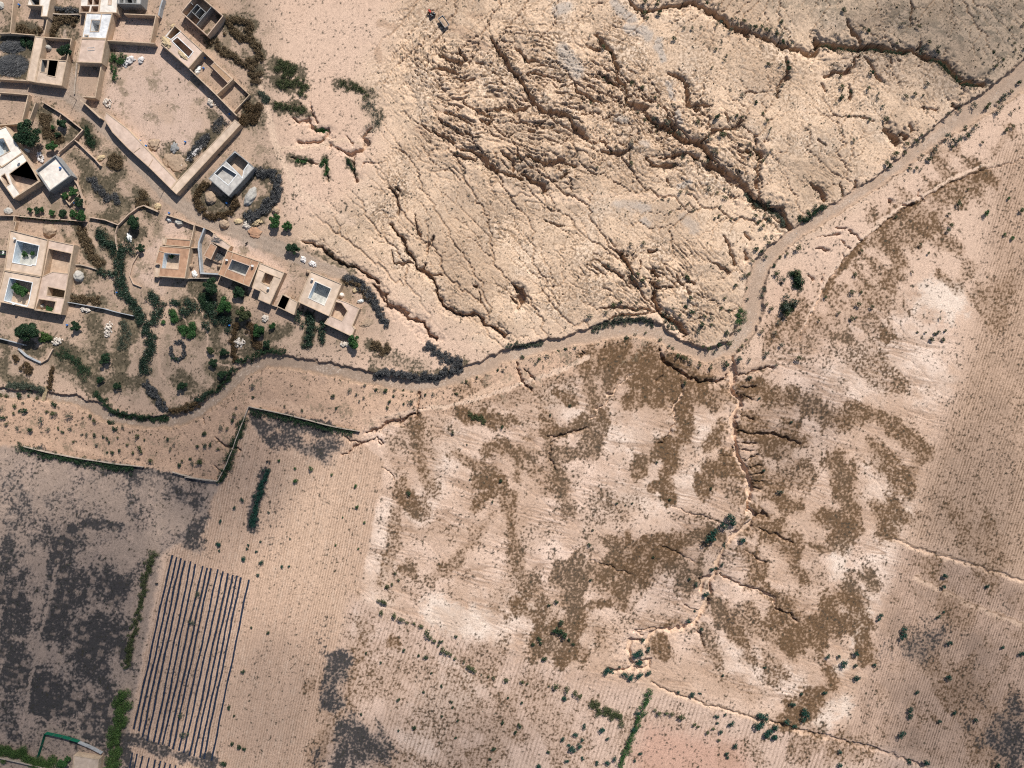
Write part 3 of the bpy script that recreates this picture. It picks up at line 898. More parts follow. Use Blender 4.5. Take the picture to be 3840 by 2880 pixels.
M['leaf_dark'] = leafy("dark_leaves", (.010,.028,.014), (.020,.050,.022), (.045,.085,.035))
M['leaf_green'] = leafy("green_leaves", (.016,.050,.014), (.032,.095,.026), (.075,.155,.045))
M['leaf_teal'] = leafy("blue_green_leaves", (.007,.036,.026), (.013,.060,.042), (.030,.095,.066))
M['leaf_olive'] = leafy("olive_leaves", (.030,.042,.016), (.060,.078,.030), (.115,.125,.055))
M['leaf_sage'] = leafy("sage_leaves", (.035,.050,.034), (.065,.085,.058), (.125,.14,.10))
M['cactus'] = leafy("cactus_pads", (.010,.023,.014), (.019,.043,.026), (.07,.11,.07), rough=.45)
M['dry'] = leafy("dry_thorn", (.055,.038,.020), (.125,.085,.045), (.23,.165,.095))
M['dead'] = leafy("dead_twigs", (.035,.036,.038), (.075,.078,.082), (.19,.185,.18))
M['reed'] = leafy("reed_leaves", (.022,.052,.012), (.055,.105,.025), (.11,.175,.05))
M['weed'] = leafy("field_weeds", (.024,.036,.028), (.055,.065,.052), (.12,.12,.095))
M['tuft'] = leafy("dry_tufts", (.075,.045,.022), (.14,.088,.045), (.22,.15,.085))
M['undergrowth'] = leafy("mixed_undergrowth", (.022,.030,.016), (.060,.058,.030), (.135,.105,.062))
M['desert'] = leafy("desert_scrub_leaves", (.020,.028,.012), (.052,.054,.026), (.12,.10,.055))
M['brown'] = leafy("brown_scrub", (.045,.028,.014), (.095,.060,.028), (.17,.115,.06))

# ------------------------------------------------------------------ object helpers
def link(me, name, mat=None, parent=None):
    o = bpy.data.objects.new(name, me); COL.objects.link(o)
    if mat is not None and me is not None and not me.materials: me.materials.append(M[mat] if isinstance(mat, str) else mat)
    if parent: o.parent = parent
    return o
def tag(o, label, cat, group=None, kind=None):
    o['label'] = label; o['category'] = cat
    if group: o['group'] = group
    if kind: o['kind'] = kind
    return o
def empty(name, loc=(0,0,0)):
    o = bpy.data.objects.new(name, None); COL.objects.link(o); o.location = loc; o.empty_display_size = .3
    return o
def mesh(name, V, Fc):
    me = bpy.data.meshes.new(name); me.from_pydata(V, [], Fc); me.update(); return me
def qmesh(name, V, n=4):
    """(k*n,3) vertex array of k loose n-gons -> mesh, fast"""
    V = np.asarray(V, np.float32).reshape(-1, 3); k = len(V)//n
    me = bpy.data.meshes.new(name); me.vertices.add(len(V)); me.loops.add(len(V)); me.polygons.add(k)
    me.vertices.foreach_set('co', V.ravel()); me.loops.foreach_set('vertex_index', np.arange(len(V), dtype=np.int32))
    me.polygons.foreach_set('loop_start', np.arange(0, len(V), n, dtype=np.int32)); me.update(); return me

# ------------------------------------------------------------------ the ground, cut along its own borders into kinds of land
ids = np.zeros(X.shape, np.int8)
ids[bad > .5] = 1; ids[scrubl > .5] = 5; ids[farmA+farmB > .5] = 4; ids[plough > .5] = 3
ids[roadid < 1.0] = 6; ids[RQ < 1.0] = 2
fid = ids[:-1, :-1].ravel()
vi = np.arange(NX*NY, dtype=np.int32).reshape(NY, NX)
quads = np.stack([vi[:-1,:-1], vi[:-1,1:], vi[1:,1:], vi[1:,:-1]], -1).reshape(-1, 4)
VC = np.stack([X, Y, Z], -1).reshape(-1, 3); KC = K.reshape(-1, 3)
for k, nm in enumerate(("ground","badlands","riverbed","ploughed_field","fallow_field","scrub_land","dirt_road")):
    q = quads[fid == k]
    used = np.zeros(NX*NY, bool); used[q.ravel()] = True
    remap = np.cumsum(used, dtype=np.int32)-1
    v = VC[used]; lo = remap[q.ravel()]
    me = bpy.data.meshes.new(nm); me.vertices.add(len(v)); me.loops.add(len(lo)); me.polygons.add(len(q))
    me.vertices.foreach_set('co', v.ravel().astype(np.float32)); me.loops.foreach_set('vertex_index', lo.astype(np.int32))
    me.polygons.foreach_set('loop_start', np.arange(0, len(lo), 4, dtype=np.int32))
    me.update(); me.polygons.foreach_set('use_smooth', np.ones(len(q), bool))
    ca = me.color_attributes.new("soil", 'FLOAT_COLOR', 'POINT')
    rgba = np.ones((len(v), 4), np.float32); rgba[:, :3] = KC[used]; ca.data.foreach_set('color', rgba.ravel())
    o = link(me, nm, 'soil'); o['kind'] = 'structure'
print('ground done')
# ------------------------------------------------------------------ buildings
def area2(q): return sum(q[i][0]*q[(i+1)%len(q)][1]-q[(i+1)%len(q)][0]*q[i][1] for i in range(len(q)))
def ccw(q): return q if area2(q) > 0 else q[::-1]
def inset(q, d):
    """offset a counter-clockwise outline inward by d (negative: outward)"""
    n = len(q); o = []
    for i in range(n):
        p0, p1, p2 = Vector(q[i-1]), Vector(q[i]), Vector(q[(i+1) % n])
        e1 = (p1-p0).normalized(); e2 = (p2-p1).normalized()
        n1 = Vector((-e1.y, e1.x)); n2 = Vector((-e2.y, e2.x))
        b = n1+n2
        b = n1 if b.length < 1e-4 else b.normalized()
        k = max(b.dot(n1), .35)
        o.append(tuple(p1+b*(d/k)))
    return o
def ring_mesh(bm, outer, inner, z0, z1):
    """closed wall between two outlines with the same number of corners"""
    n = len(outer)
    vs = [[bm.verts.new((*p, z)) for p in q] for q, z in ((outer,z0),(outer,z1),(inner,z1),(inner,z0))]
    for i in range(n):
        j = (i+1) % n
        for a, b in ((0,1),(1,2),(2,3),(3,0)):
            bm.faces.new((vs[a][i], vs[a][j], vs[b][j], vs[b][i]))
def slab_mesh(bm, outer, holes, z0, z1):
    ed = []; loops = []
    for l in [outer]+list(holes):
        t = [bm.verts.new((p[0], p[1], z1)) for p in l]; b = [bm.verts.new((p[0], p[1], z0)) for p in l]
        for i in range(len(l)): ed.append(bm.edges.new((t[i], t[(i+1) % len(l)])))
        loops.append((t, b))
    bmesh.ops.triangle_fill(bm, use_beauty=True, use_dissolve=False, edges=ed, normal=(0, 0, 1))
    for t, b in loops:
        n = len(t)
        for i in range(n): bm.faces.new((b[i], b[(i+1) % n], t[(i+1) % n], t[i]))
def done(bm, name, mat, parent=None):
    bmesh.ops.recalc_face_normals(bm, faces=bm.faces[:])
    me = bpy.data.meshes.new(name); bm.to_mesh(me); bm.free()
    return link(me, name, mat, parent)
def cen(q): return (sum(p[0] for p in q)/len(q), sum(p[1] for p in q)/len(q))
def boxm(bm, cx, cy, z0, z1, lx, ly, ang):
    c, s = math.cos(ang), math.sin(ang); V = []
    for z in (z0, z1):
        for a, b in ((-1,-1),(1,-1),(1,1),(-1,1)):
            x, y = a*lx/2, b*ly/2; V.append(bm.verts.new((cx+x*c-y*s, cy+x*s+y*c, z)))
    for f in ((3,2,1,0),(4,5,6,7),(0,1,5,4),(1,2,6,5),(2,3,7,6),(3,0,4,7)): bm.faces.new([V[i] for i in f])

def building(name, label, cat, F, outline, holes=(), h=3.0, par=.3, wallm='plaster', roofm='roof_tan', courtm=None, floorm='floor',
             rimm=None, zfloor=.12, rimh=None, opens=(), seams=(), roof=True, thick=.26, group=None, cw=.24, parm=None):
    """flat roofed building: outer walls, roof slab with its open courts, parapets, court walls and floors; root at its base"""
    zt = h+par
    out = ccw([P(F, p, zt) for p in pts_of(outline)])
    hs = [ccw([P(F, p, h+(rimh if rimh is not None else par*.6)) for p in pts_of(q)]) for q in holes]
    c = cen(out); g = min(gz(*p) for p in out)-.25
    root = empty(name, (c[0], c[1], g)); tag(root, label, cat, group)
    mv = lambda q: [(x-c[0], y-c[1]) for x, y in q]
    out = mv(out); hs = [mv(q) for q in hs]
    bm = bmesh.new(); ring_mesh(bm, out, inset(out, thick), 0, zt-g-.05); done(bm, "wall", wallm, root)
    bm = bmesh.new(); ring_mesh(bm, inset(out, -.015), inset(out, thick+.02), zt-g-.05, zt-g); done(bm, "parapet", parm or wallm, root)
    if roof:
        bm = bmesh.new(); slab_mesh(bm, inset(out, .06), [inset(q, -min(.1, cw-.04)) for q in hs], h-g-.22, h-g); done(bm, "roof", roofm, root)
    for k, q in enumerate(hs):
        rh = h+(rimh if rimh is not None else par*.6)
        bm = bmesh.new(); ring_mesh(bm, inset(q, -cw), q, .05, rh-g-.04); done(bm, "courtyard_wall", courtm or wallm, root)
        bm = bmesh.new(); ring_mesh(bm, inset(q, -cw-.015), inset(q, .012), rh-g-.04, rh-g); done(bm, "courtyard_rim", rimm or wallm, root)
        zf = zfloor[k] if isinstance(zfloor, (tuple, list)) else zfloor
        fm = floorm[k] if isinstance(floorm, (tuple, list)) else floorm
        bm = bmesh.new(); slab_mesh(bm, inset(q, .003), [], zf-g-.15, zf-g); done(bm, "courtyard_floor", fm, root)
    for (kind, a, b, z0, z1, m) in opens:              # doors and windows set in a wall, given by the ends of the opening
        zz = (z0+z1)/2; p = P(F, pts_of(a)[0], zz); q = P(F, pts_of(b)[0], zz)
        bm = bmesh.new(); d = Vector((q[0]-p[0], q[1]-p[1])); cx, cy = (p[0]+q[0])/2-c[0], (p[1]+q[1])/2-c[1]
        boxm(bm, cx, cy, z0-g, z1-g, d.length, .12, math.atan2(d.y, d.x)); done(bm, kind, m, root)
    for s_ in seams:                                   # low upstands that divide the roof
        q = [P(F, p, h) for p in pts_of(s_)]
        for a, b in zip(q, q[1:]):
            bm = bmesh.new(); d = Vector((b[0]-a[0], b[1]-a[1]))
            boxm(bm, (a[0]+b[0])/2-c[0], (a[1]+b[1])/2-c[1], h-g+.002, h-g+.16, d.length, .2, math.atan2(d.y, d.x)); done(bm, "roof_upstand", wallm, root)
    return root

def wall(label, F, line, h=1.8, w=.32, mat='plaster', name="yard_wall", wob=.0, cat="wall", group=None, closed=False, zt=None, cap=None):
    """free-standing wall along a line that follows the ground"""
    src = pts_of(line); q = [P(F, p, h if zt is None else zt) for p in src]
    if closed: q.append(q[0])
    d = []
    for a, b in zip(q, q[1:]):                          # finer steps so that the wall follows the relief
        n = max(1, int(math.hypot(b[0]-a[0], b[1]-a[1])/2.5))
        d += [(a[0]+(b[0]-a[0])*i/n, a[1]+(b[1]-a[1])*i/n) for i in range(n)]
    d.append(q[-1]); r = random.Random(label)
    if wob: d = [(x+r.uniform(-wob, wob), y+r.uniform(-wob, wob)) for x, y in d]
    L_, R_ = [], []
    for i, p in enumerate(d):
        a = Vector(d[max(i-1, 0)]); b = Vector(d[min(i+1, len(d)-1)]); t = (b-a).normalized(); nn = Vector((-t.y, t.x))
        if 0 < i < len(d)-1:
            e = (Vector(p)-a).normalized(); k = max(.5, abs(nn.dot(Vector((-e.y, e.x))))); ww = w/2/k
        else: ww = w/2
        L_.append(Vector(p)+nn*ww); R_.append(Vector(p)-nn*ww)
    c = d[len(d)//2]; g0 = gz(*c); bm = bmesh.new(); V = []
    for i, p in enumerate(d):
        g = gz(*p); top = (g+h+(r.uniform(-.12, .12) if wob else 0))
        V.append([bm.verts.new((u.x-c[0], u.y-c[1], z-g0)) for u, z in ((L_[i], g-.4),(L_[i], top),(R_[i], top),(R_[i], g-.4))])
    for a, b in zip(V, V[1:]):
        for i in range(4): bm.faces.new((a[i], a[(i+1)%4], b[(i+1)%4], b[i]))
    bm.faces.new(V[0]); bm.faces.new(V[-1][::-1])
    o = done(bm, name, mat); o.location = (c[0], c[1], g0)
    return tag(o, label, cat, group, 'thing')

# ---- top left row
building("courtyard_house", "narrow pale roofed house with a dark grey court at the top left edge", "house", "V1", "430,-60 765,-60 705,246 608,243 628,92 388,78", ["440,-40 592,-40 582,72 495,72"], 3.1, .25, 'plaster', 'roof_pale', 'concrete', 'floor_dark')
building("long_storehouse", "long narrow tan roofed storehouse beside the yard of grey brushwood", "storehouse", "F1", "545,560 680,580 540,1277 405,1252", [], 3.0, .12, 'plaster', 'roof_tan')
building("small_house", "small tan house with grey roofless rooms below the walled yard with a dark tree", "house", "F1", "620,912 1038,942 960,1333 540,1278", ["655,925 740,932 715,1125 635,1115","765,930 905,940 855,1190 735,1165"], 3.0, .22, 'plaster', 'roof_tan', 'concrete', ['floor','floor'], zfloor=1.1,
         opens=[("window","700,1180","740,1195",2.9,3.05,'void')] and [])
building("whitewashed_house", "house with a patchy white roof and a small deep black court", "house", "V2", "288,186 682,198 588,575 218,562", ["372,300 500,304 488,400 470,465 352,465","268,522 320,525 318,556 262,554"], 3.4, .2, 'plaster', 'roof_white', 'white', 'floor_grey',
         seams=["525,195 480,470"])
building("long_terrace_house", "flat roofed block half pink and half white with a metal frame lying on it", "house", "V2", "214,572 586,580 520,938 146,925", [], 3.6, .18, 'plaster', 'roof_pink')
building("unfinished_rooms", "row of small roofless brown rooms above the whitewashed house", "house", "V2", "205,-30 500,-30 470,190 184,188", ["318,-20 384,-20 378,66 312,66","402,-20 488,-20 480,66 398,66","216,90 344,92 326,176 206,174","374,92 478,92 466,176 358,176"], 3.0, .2, 'earth', 'roof_pale', 'earth', ['floor','floor','floor','floor'], cw=.1)
building("pale_roof_block", "bright cream flat roofed block next to the grey concrete house", "house", "V2", "500,-40 762,-40 748,192 472,188", ["628,-20 665,-20 658,66 620,64"], 3.3, .2, 'plaster', 'roof_pale', 'white', 'roof_pink', zfloor=3.05)
building("concrete_house", "grey unfinished concrete house cut by the top edge of the picture", "house", "N", "441,-30 533,-30 528,16 438,13", ["450,-25 463,-25 462,11 449,10","468,-25 492,-25 496,11 470,11","498,-25 510,-25 510,12 500,12"], 4.2, .25, 'concrete', 'roof_grey', 'concrete', 'floor_dark')
wall("tall tan wall closing the left side of the thorn filled yard", "V1", "200,-20 180,200 150,492", 2.2)
wall("tan wall on the lane between the pale house and the brown scrub plot", "V1", "716,250 700,300 652,520", 2.6, .35)
wall("tan wall along the bottom of the thorn filled yard", "V1", "-30,492 150,492 515,520", 2.0)
wall("low broken wall between grey brushwood and brown scrub", "F1", "800,208 950,215 1230,225", 1.0, .4, 'stonewall', wob=.15)
wall("wall round the small yard with a dark green tree", "F1", "680,578 1110,606 1040,940", 2.6)
wall("tan wall under the yard of grey brushwood along the road", "F1", "-60,1225 405,1252", 2.4)
wall("tall tan wall from the pink and white block down to the road corner", "F1", "1650,622 1480,1512 1285,1500", 2.8)
wall("low wall on the left of the bare plot under the white roof", "F1", "1195,980 1150,1460", .7, .35, 'stonewall', wob=.1)
wall("wall closing the top of the bare square yard", "F2", "-60,215 430,236", 2.6)
wall("tall wall with a doorway on the right of the bare square yard", "F2", "432,240 345,662", 2.8)
wall("long tan wall between the bare square yard and the big empty compound", "F1", "1660,628 2060,650 2400,672", 2.8)
wall("grey wall running up beside the concrete house", "F2", "545,-30 500,110 475,240", 2.2, .5, 'greywall')

# ---- big compound
building("long_storehouse", "long tan roofed storehouse closing the lower right side of the big compound", "storehouse", "F4", "1385,235 1460,300 628,1205 552,1135 640,1025", [], 2.8, .1, 'plaster', 'roof_tan')
building("long_storehouse", "long patched pinkish roofed storehouse along the road side of the big compound", "storehouse", "N", "389,445 398,420 480,484 664,677 640,708 560,629 480,557 422,497", [], 2.7, .1, 'plaster', 'roof_pink',
         seams=["503,571 526,554","557,625 574,597"])
wall("wall of the big compound from the road corner to the storehouse", "F1", "1250,1556 1330,1625 1560,1840", 2.7)
wall("long tan wall on the upper right side of the big compound", "N", "599,163 708,256 810,354 888,434", 2.8, .4)
building("farmhouse", "pale house with a white rimmed rectangular court and straw drying on its roof", "house", "F2", "725,388 1168,796 942,1062 502,676 580,590", ["728,408 818,484 668,608 594,562","766,580 1008,804 942,888 692,640"], 3.2, .2, 'plaster', 'roof_pink', 'earth', ['floor_dark','floor'], rimm='white')
building("brown_roofed_shed", "brown roofed shed inside the yard beyond the pale house", "shed", "F2", "1342,966 1625,1226 1548,1290 1283,1022", [], 2.5, .1, 'earth', 'roof_brown')
wall("outer wall of the yard with the brown roofed shed", "F2", "1168,796 1342,960 1632,1222", 2.4, .28)
wall("tall cross wall between the shed yard and the bare end yard", "F2", "1632,1230 1372,1474", 2.8, .3)
wall("low outer wall of the bare end yard", "F2", "1636,1232 1890,1474 1640,1745", 1.5, .25)
# roofless house
r = building("roofless_house", "roofless house of bare rooms with thin walls by the brown thorn hedge", "house", "F2", "820,190 1235,560 1485,245 1070,-115", [], 3.3, .06, 'earth', thick=.3, roof=False)
def partition(root, F, line, h, mat, w=.22):
    c = root.location; q = [P(F, p, h) for p in pts_of(line)]
    bm = bmesh.new()
    for a, b in zip(q, q[1:]):
        d = Vector((b[0]-a[0], b[1]-a[1])); boxm(bm, (a[0]+b[0])/2-c.x, (a[1]+b[1])/2-c.y, 0, h-c.z, d.length, w, math.atan2(d.y, d.x))
    done(bm, "partition_wall", mat, root)
for l in ("958,20 1010,72", "912,256 1075,64", "1075,64 1208,190 1115,295", "975,165 1120,300", "1065,388 1305,98", "1040,225 1130,120"): partition(r, "F2", l, 3.1, 'concrete')
# house by the fork
building("concrete_house", "house with a grey sunken terrace edged in white and an open yard behind", "house", "F4", "1385,640 1640,860 1305,1230 1040,1000", ["1385,660 1562,800 1500,885 1480,985 1375,878 1268,775","1228,835 1408,948 1300,1082 1125,936"], 3.3, .12, 'concrete', 'roof_grey', 'concrete', ['floor','roof_grey'], rimm='white', zfloor=[.15,2.1],
         opens=[("water_tank_hatch","1208,852","1235,852",3.28,3.36,'void')])
# ---- left cluster
building("courtyard_house", "cream house cut by the left edge with a planted blue walled court", "house", "F3", "-120,470 90,385 352,795 30,1030 -120,900", ["-60,600 50,575 150,770 -20,862"], 3.3, .2, 'plaster', 'roof_pale', 'bluewash', 'floor_grey')
building("farmhouse", "cream farmhouse with an open yard holding troughs next to the white roof terrace", "house", "F3", "355,800 622,1245 210,1515 -90,1080", ["150,1130 425,925 592,1235 305,1425 195,1265","20,1165 72,1130 145,1285 95,1315"], 3.2, .2, 'plaster', 'roof_pale', 'earth', ['floor','floor'], zfloor=1.3, seams=["20,1028 352,800"])
building("white_terrace_house", "house with a bright white roof terrace behind a tall parapet", "house", "F3", "862,835 1108,1150 768,1400 552,1078", [], 3.0, .95, 'concrete', 'roof_pale', rimm='plaster', thick=.3)
wall("pen wall with green shrubs below the white roof terrace", "F3", "945,1440 1080,1612 1238,1432", 1.1, .25)
wall("curved earth wall right of the shrub pen", "F3", "1110,1160 1200,1290 1270,1500 1300,1660", 1.2, .25, 'earth', wob=.08)
wall("garden wall along the road with a bend at the green bushes", "F3", "650,0 955,187 1280,442 1150,590 900,802", 1.5, .3, 'earth', wob=.08)
wall("low crumbling wall from the garden corner towards the road", "F3", "1152,592 1350,780 1470,890 1562,1002", 1.3, .25, 'earth', wob=.1)
wall("short spur wall inside the brown weedy garden", "F3", "948,190 920,272", 1.0, .2, 'earth')
wall("tan wall above the big dark tree", "F3", "-40,372 280,346", 2.2, .3)
wall("tan wall on the left of the narrow lane by the big tree", "F3", "420,-20 345,282", 2.2, .35)
wall("wall on the right of the narrow lane down to the big tree", "F3", "552,20 462,270", 2.2, .3)
wall("tan wall with a corner at the left edge under the road", "F1", "-40,1432 440,1472 385,1680", 2.0, .3)
# ---- left courtyard houses
building("courtyard_house", "tan courtyard house with two clipped trees in its white edged court", "house", "F5", "150,420 745,570 642,1148 62,1045", ["260,592 603,672 550,966 485,958 482,975 198,925"], 3.6, .3, 'plaster', 'roof_tan', 'bluewash', 'floor_grey', rimm='white',
         opens=[("window","268,735","262,770",1.2,2.2,'void'),("door","292,770","283,800",.2,2.2,'void'),("window","250,820","244,845",1.2,2.1,'void')], seams=["160,1050 190,925"])
building("courtyard_house", "tan courtyard house with a broad green tree filling its white edged court", "house", "F5", "60,1050 640,1152 528,1655 -60,1532", ["152,1176 500,1245 440,1555 415,1612 70,1520"], 3.5, .3, 'plaster', 'roof_tan', 'bluewash', 'floor', rimm='white',
         opens=[("door","178,1230","168,1280",.2,2.2,'void'),("window","150,1365","146,1395",1.1,2.1,'void'),("door","120,1480","112,1515",.2,2.2,'void')])
building("farm_annex", "row of tan roofed stables and small yards on the right of the two courtyard houses", "stable", "F5", "750,572 1153,657 1080,1080 1000,1530 945,1740 520,1668 575,1470", ["758,716 1108,792 1050,1100 815,1072 672,1138","748,1312 1012,1368 990,1480 732,1440","606,1500 866,1540 822,1700 556,1648"], 3.2, .2, 'plaster', 'roof_pink', 'plaster', ['floor','floor_dark','floor'])
wall("green topped garden wall below the shrub pens", "F5", "-40,195 230,200 640,245 1330,285", 1.5, .3, 'earth', wob=.06)
wall("pale earth wall from the palms to the track junction", "F5", "1380,225 1640,270 1835,345", 1.3, .35, 'earth', wob=.08)
wall("earth wall curving up from the track junction to the road", "F5", "1835,345 2000,180 2140,70 2230,40 2330,80", 1.2, .4, 'earth', wob=.08)
wall("thin earth wall dropping from the track junction into the cactus", "F5", "1830,350 1790,480 1800,620 1830,740", 1.0, .25, 'earth', wob=.06)
wall("short wall and gate post at the left edge above the courtyard house", "F5", "222,195 205,285 245,300 218,420", 1.5, .25)
wall("low stone wall right of the stables", "F5", "1155,968 1260,970 1380,1000 1500,1035", .7, .3, 'stonewall', wob=.1)
wall("long thin wall below the stables towards the cactus hedge", "F6", "1040,-30 1250,5 1600,70 1800,125 2074,185", 1.5, .25, 'greywall', wob=.05)
wall("wall below the dark tree near the left edge", "F6", "-40,530 180,585 380,640", 1.5, .25, 'greywall')
wall("broad pale wall bending down to the wash", "F6", "280,695 400,800 520,870 630,912", 1.0, .5, 'greywall', wob=.08)
wall("earth wall climbing from the pale wall bend", "F6", "630,912 740,850 820,700", .9, .4, 'earth', wob=.1)
# ---- orange houses
building("courtyard_house", "orange mud roofed house with a square court holding one small tree", "house", "F7", "492,668 968,706 888,1176 470,1147 500,965 418,942", ["565,782 803,802 775,1030 527,1015"], 3.0, .15, 'plaster', 'roof_orange', 'bluewash', 'floor', rimm='earth',
         opens=[("door","552,905","548,950",.2,2.1,'void'),("window","545,965","540,1000",1.0,2.0,'white')], seams=["470,748 565,772"])
building("narrow_annex", "narrow orange roofed shed along the top of the orange courtyard house", "shed", "F7", "600,548 985,578 960,692 577,662", [], 2.7, .18, 'plaster', 'roof_orange', rimm='plaster')
building("small_room", "low tan room at the lower left corner of the orange courtyard house", "shed", "F7", "420,965 498,970 466,1160 405,1150", [], 1.8, .1, 'plaster', 'roof_tan')
building("small_room", "tiny dark roofed room at the upper left of the narrow orange shed", "shed", "F7", "535,548 590,550 575,655 525,650", [], 2.0, .1, 'plaster', 'roof_tan')
building("long_shed", "pinkish roofed shed with dark branches lying on it beside the grey wall", "shed", "F7", "1330,478 1602,670 1557,742 1285,606", [], 2.6, .12, 'plaster', 'roof_pink')
building("small_stable", "small orange roofed stable next to the dark reed covered yard", "stable", "F7", "1285,618 1385,682 1290,886 1170,832", [], 2.5, .12, 'earth', 'roof_orange')
building("courtyard_house", "orange roofed house with a dark grey court and two white dishes", "house", "F7", "1545,735 2052,912 1886,1308 1398,1115", ["1620,888 1890,985 1820,1136 1558,1030"], 3.2, .18, 'plaster', 'roof_orange', 'greywall', 'floor_grey', rimm='roof_pink',
         seams=["1640,770 1600,880","1540,1040 1498,1140","1935,890 1890,975","1825,1140 1790,1260"])
building("courtyard_house", "greyish tan house with a small dark court next to the orange roofed house", "house", "F8", "62,350 442,505 217,1003 28,922 68,800 -62,742", ["140,506 280,562 205,718 85,655"], 3.2, .18, 'plaster', 'roof_tan', 'plaster', 'floor', seams=["40,455 135,500","280,560 400,605","60,760 160,830 240,640"])
building("sheep_pen", "roofed pen with a flock of sheep in its dark open half", "pen", "F8", "410,838 648,962 592,1166 318,1034", ["412,848 530,895 445,1082 325,1024"], 2.5, .12, 'plaster', 'roof_tan', 'plaster', 'floor_dark')
wall("low wall joining the greyish tan house to the sheep pen", "F8", "222,1000 320,1035", 1.2, .3)
building("courtyard_house", "large tan house with a cream rimmed court open to the sky", "house", "F8", "850,480 1337,682 1137,1188 652,962", ["920,648 1165,758 1060,1010 815,895"], 3.5, .22, 'plaster', 'roof_tan', 'bluewash', 'floor_grey', rimm='roof_pale',
         opens=[("door","880,760","868,790",.2,2.2,'metal'),("window","925,672","918,690",1.0,2.1,'void'),("window","845,880","838,895",1.0,2.1,'void')])
building("corner_barn", "bent tan roofed barn round a littered yard beside the large tan house", "barn", "F8", "1250,908 1400,962 1520,1015 1617,1062 1502,1330 1537,1382 1490,1502 1060,1298 1135,1190", ["1240,960 1330,985 1418,1105 1332,1255 1165,1180"], 2.9, .15, 'plaster', 'roof_pink', 'earth', 'floor')
wall("grey topped wall winding between the two orange roofed houses", "F7", "1185,395 1100,620 1095,700 1130,1095 1400,1110", 2.2, .55, 'greywall')
wall("tan wall under the road above the orange courtyard house", "F7", "570,180 800,255 1030,348 985,575", 1.8, .3)
wall("short wall closing the passage above the orange house", "F7", "1040,345 1185,395", 1.6, .2)
wall("curved wall from the grey wall to the pinkish shed", "F7", "1200,400 1260,420 1335,475", 1.6, .2)
wall("short cross wall right of the orange courtyard house", "F7", "975,702 1085,700", 1.8, .3)
wall("crumbling wall below the right orange house yard", "F7", "890,1178 1130,1180 1270,1175", 1.0, .3, 'stonewall', wob=.15)
wall("pink topped block wall right of the road bend", "F7", "275,55 465,135", 1.4, .6)
wall("curved earth wall round the bare forecourt of the orange house", "F7", "180,760 60,960 20,1130 80,1260 200,1310", .7, .22, 'earth', wob=.05)
wall("low wall and kerb of the small field hut", "F7", "1270,880 1450,945", .8, .25, 'wood', name="pole_fence", cat="fence")
# ---- fields
wall("long low field wall with green scrub at its foot", "T1", "230,712 500,780 800,832 1100,878 1390,912", 1.2, .28, 'stonewall', wob=.06)
wall("short end of the field wall before the field corner", "T1", "1670,960 1900,1025 2074,1050", 1.1, .28, 'stonewall', wob=.06)
wall("field wall climbing to the corner of the ploughed field", "T3", "-20,905 300,945 390,770 500,480 600,220", 1.2, .28, 'stonewall', wob=.06)
wall("field wall along the top of the ploughed field", "T3", "604,220 1000,305 1400,410 1680,462", 1.3, .28, 'stonewall', wob=.05)
wall("wall under the bright green hedge at the bottom left corner", "T2", "-20,1588 150,1625 320,1665", 1.5, .3, 'stonewall')
building("field_hut", "small tan roofed field hut at the bottom left edge", "hut", "T2", "520,1570 700,1598 690,1720 505,1720", [], 2.8, .12, 'plaster', 'roof_tan')
wall("grey wall continuing the green net fence", "T2", "550,1482 640,1520 715,1560", 1.4, .3, 'greywall')
def net_fence():
    e = [P("T2", p, 1.9) for p in pts_of("258,1590 310,1420 430,1445 548,1480")]
    c = e[1]; g = gz(*c); root = empty("net_fence", (c[0], c[1], g)); tag(root, "green shade net fence round the yard of the field hut", "fence")
    bm = bmesh.new()
    for a, b in zip(e, e[1:]):
        d = Vector((b[0]-a[0], b[1]-a[1])); boxm(bm, (a[0]+b[0])/2-c[0], (a[1]+b[1])/2-c[1], .05, 1.85, d.length-.06, .05, math.atan2(d.y, d.x))
    done(bm, "netting", 'net', root)
    for a, b in zip(e, e[1:]):
        for t in (0, .5):
            bm = bmesh.new(); boxm(bm, a[0]+(b[0]-a[0])*t-c[0], a[1]+(b[1]-a[1])*t-c[1], -.3, 2.0, .09, .09, 0); done(bm, "post", 'wood', root)
net_fence()
print('buildings done')
# ------------------------------------------------------------------ plants
def leaves(cent, rad, n, size, r, flat=.75, thin=1.0, up=.0):
    """n leaf quads spread through a union of blobs (cent k,3; rad k,3) -> (4n,3)"""
    cent = np.asarray(cent, float).reshape(-1, 3); rad = np.asarray(rad, float).reshape(-1, 3)
    wts = rad.prod(1)**(2/3); k = r.choice(len(cent), n, p=wts/wts.sum())
    d = r.normal(size=(n, 3)); d /= np.linalg.norm(d, axis=1)[:, None]; d[:, 2] = np.abs(d[:, 2])*1.0 - .25*(r.random(n) < .4)
    rr = r.random(n)**(1/3.2)
    p = cent[k] + d*rr[:, None]*rad[k]
    a = r.normal(size=(n, 3)); a[:, 2] += up; nrm = d*.9 + r.normal(size=(n, 3))*.7
    nrm /= np.linalg.norm(nrm, axis=1)[:, None]
    t = np.cross(nrm, a); t /= np.linalg.norm(t, axis=1)[:, None]; b = np.cross(nrm, t)
    s = size*(.6+.8*r.random(n))[:, None]
    t *= s*.5*thin; b *= s*.5
    return np.stack([p-t-b*.6, p+t-b*.2, p+t*.4+b, p-t*.7+b*.5], 1).reshape(-1, 3)
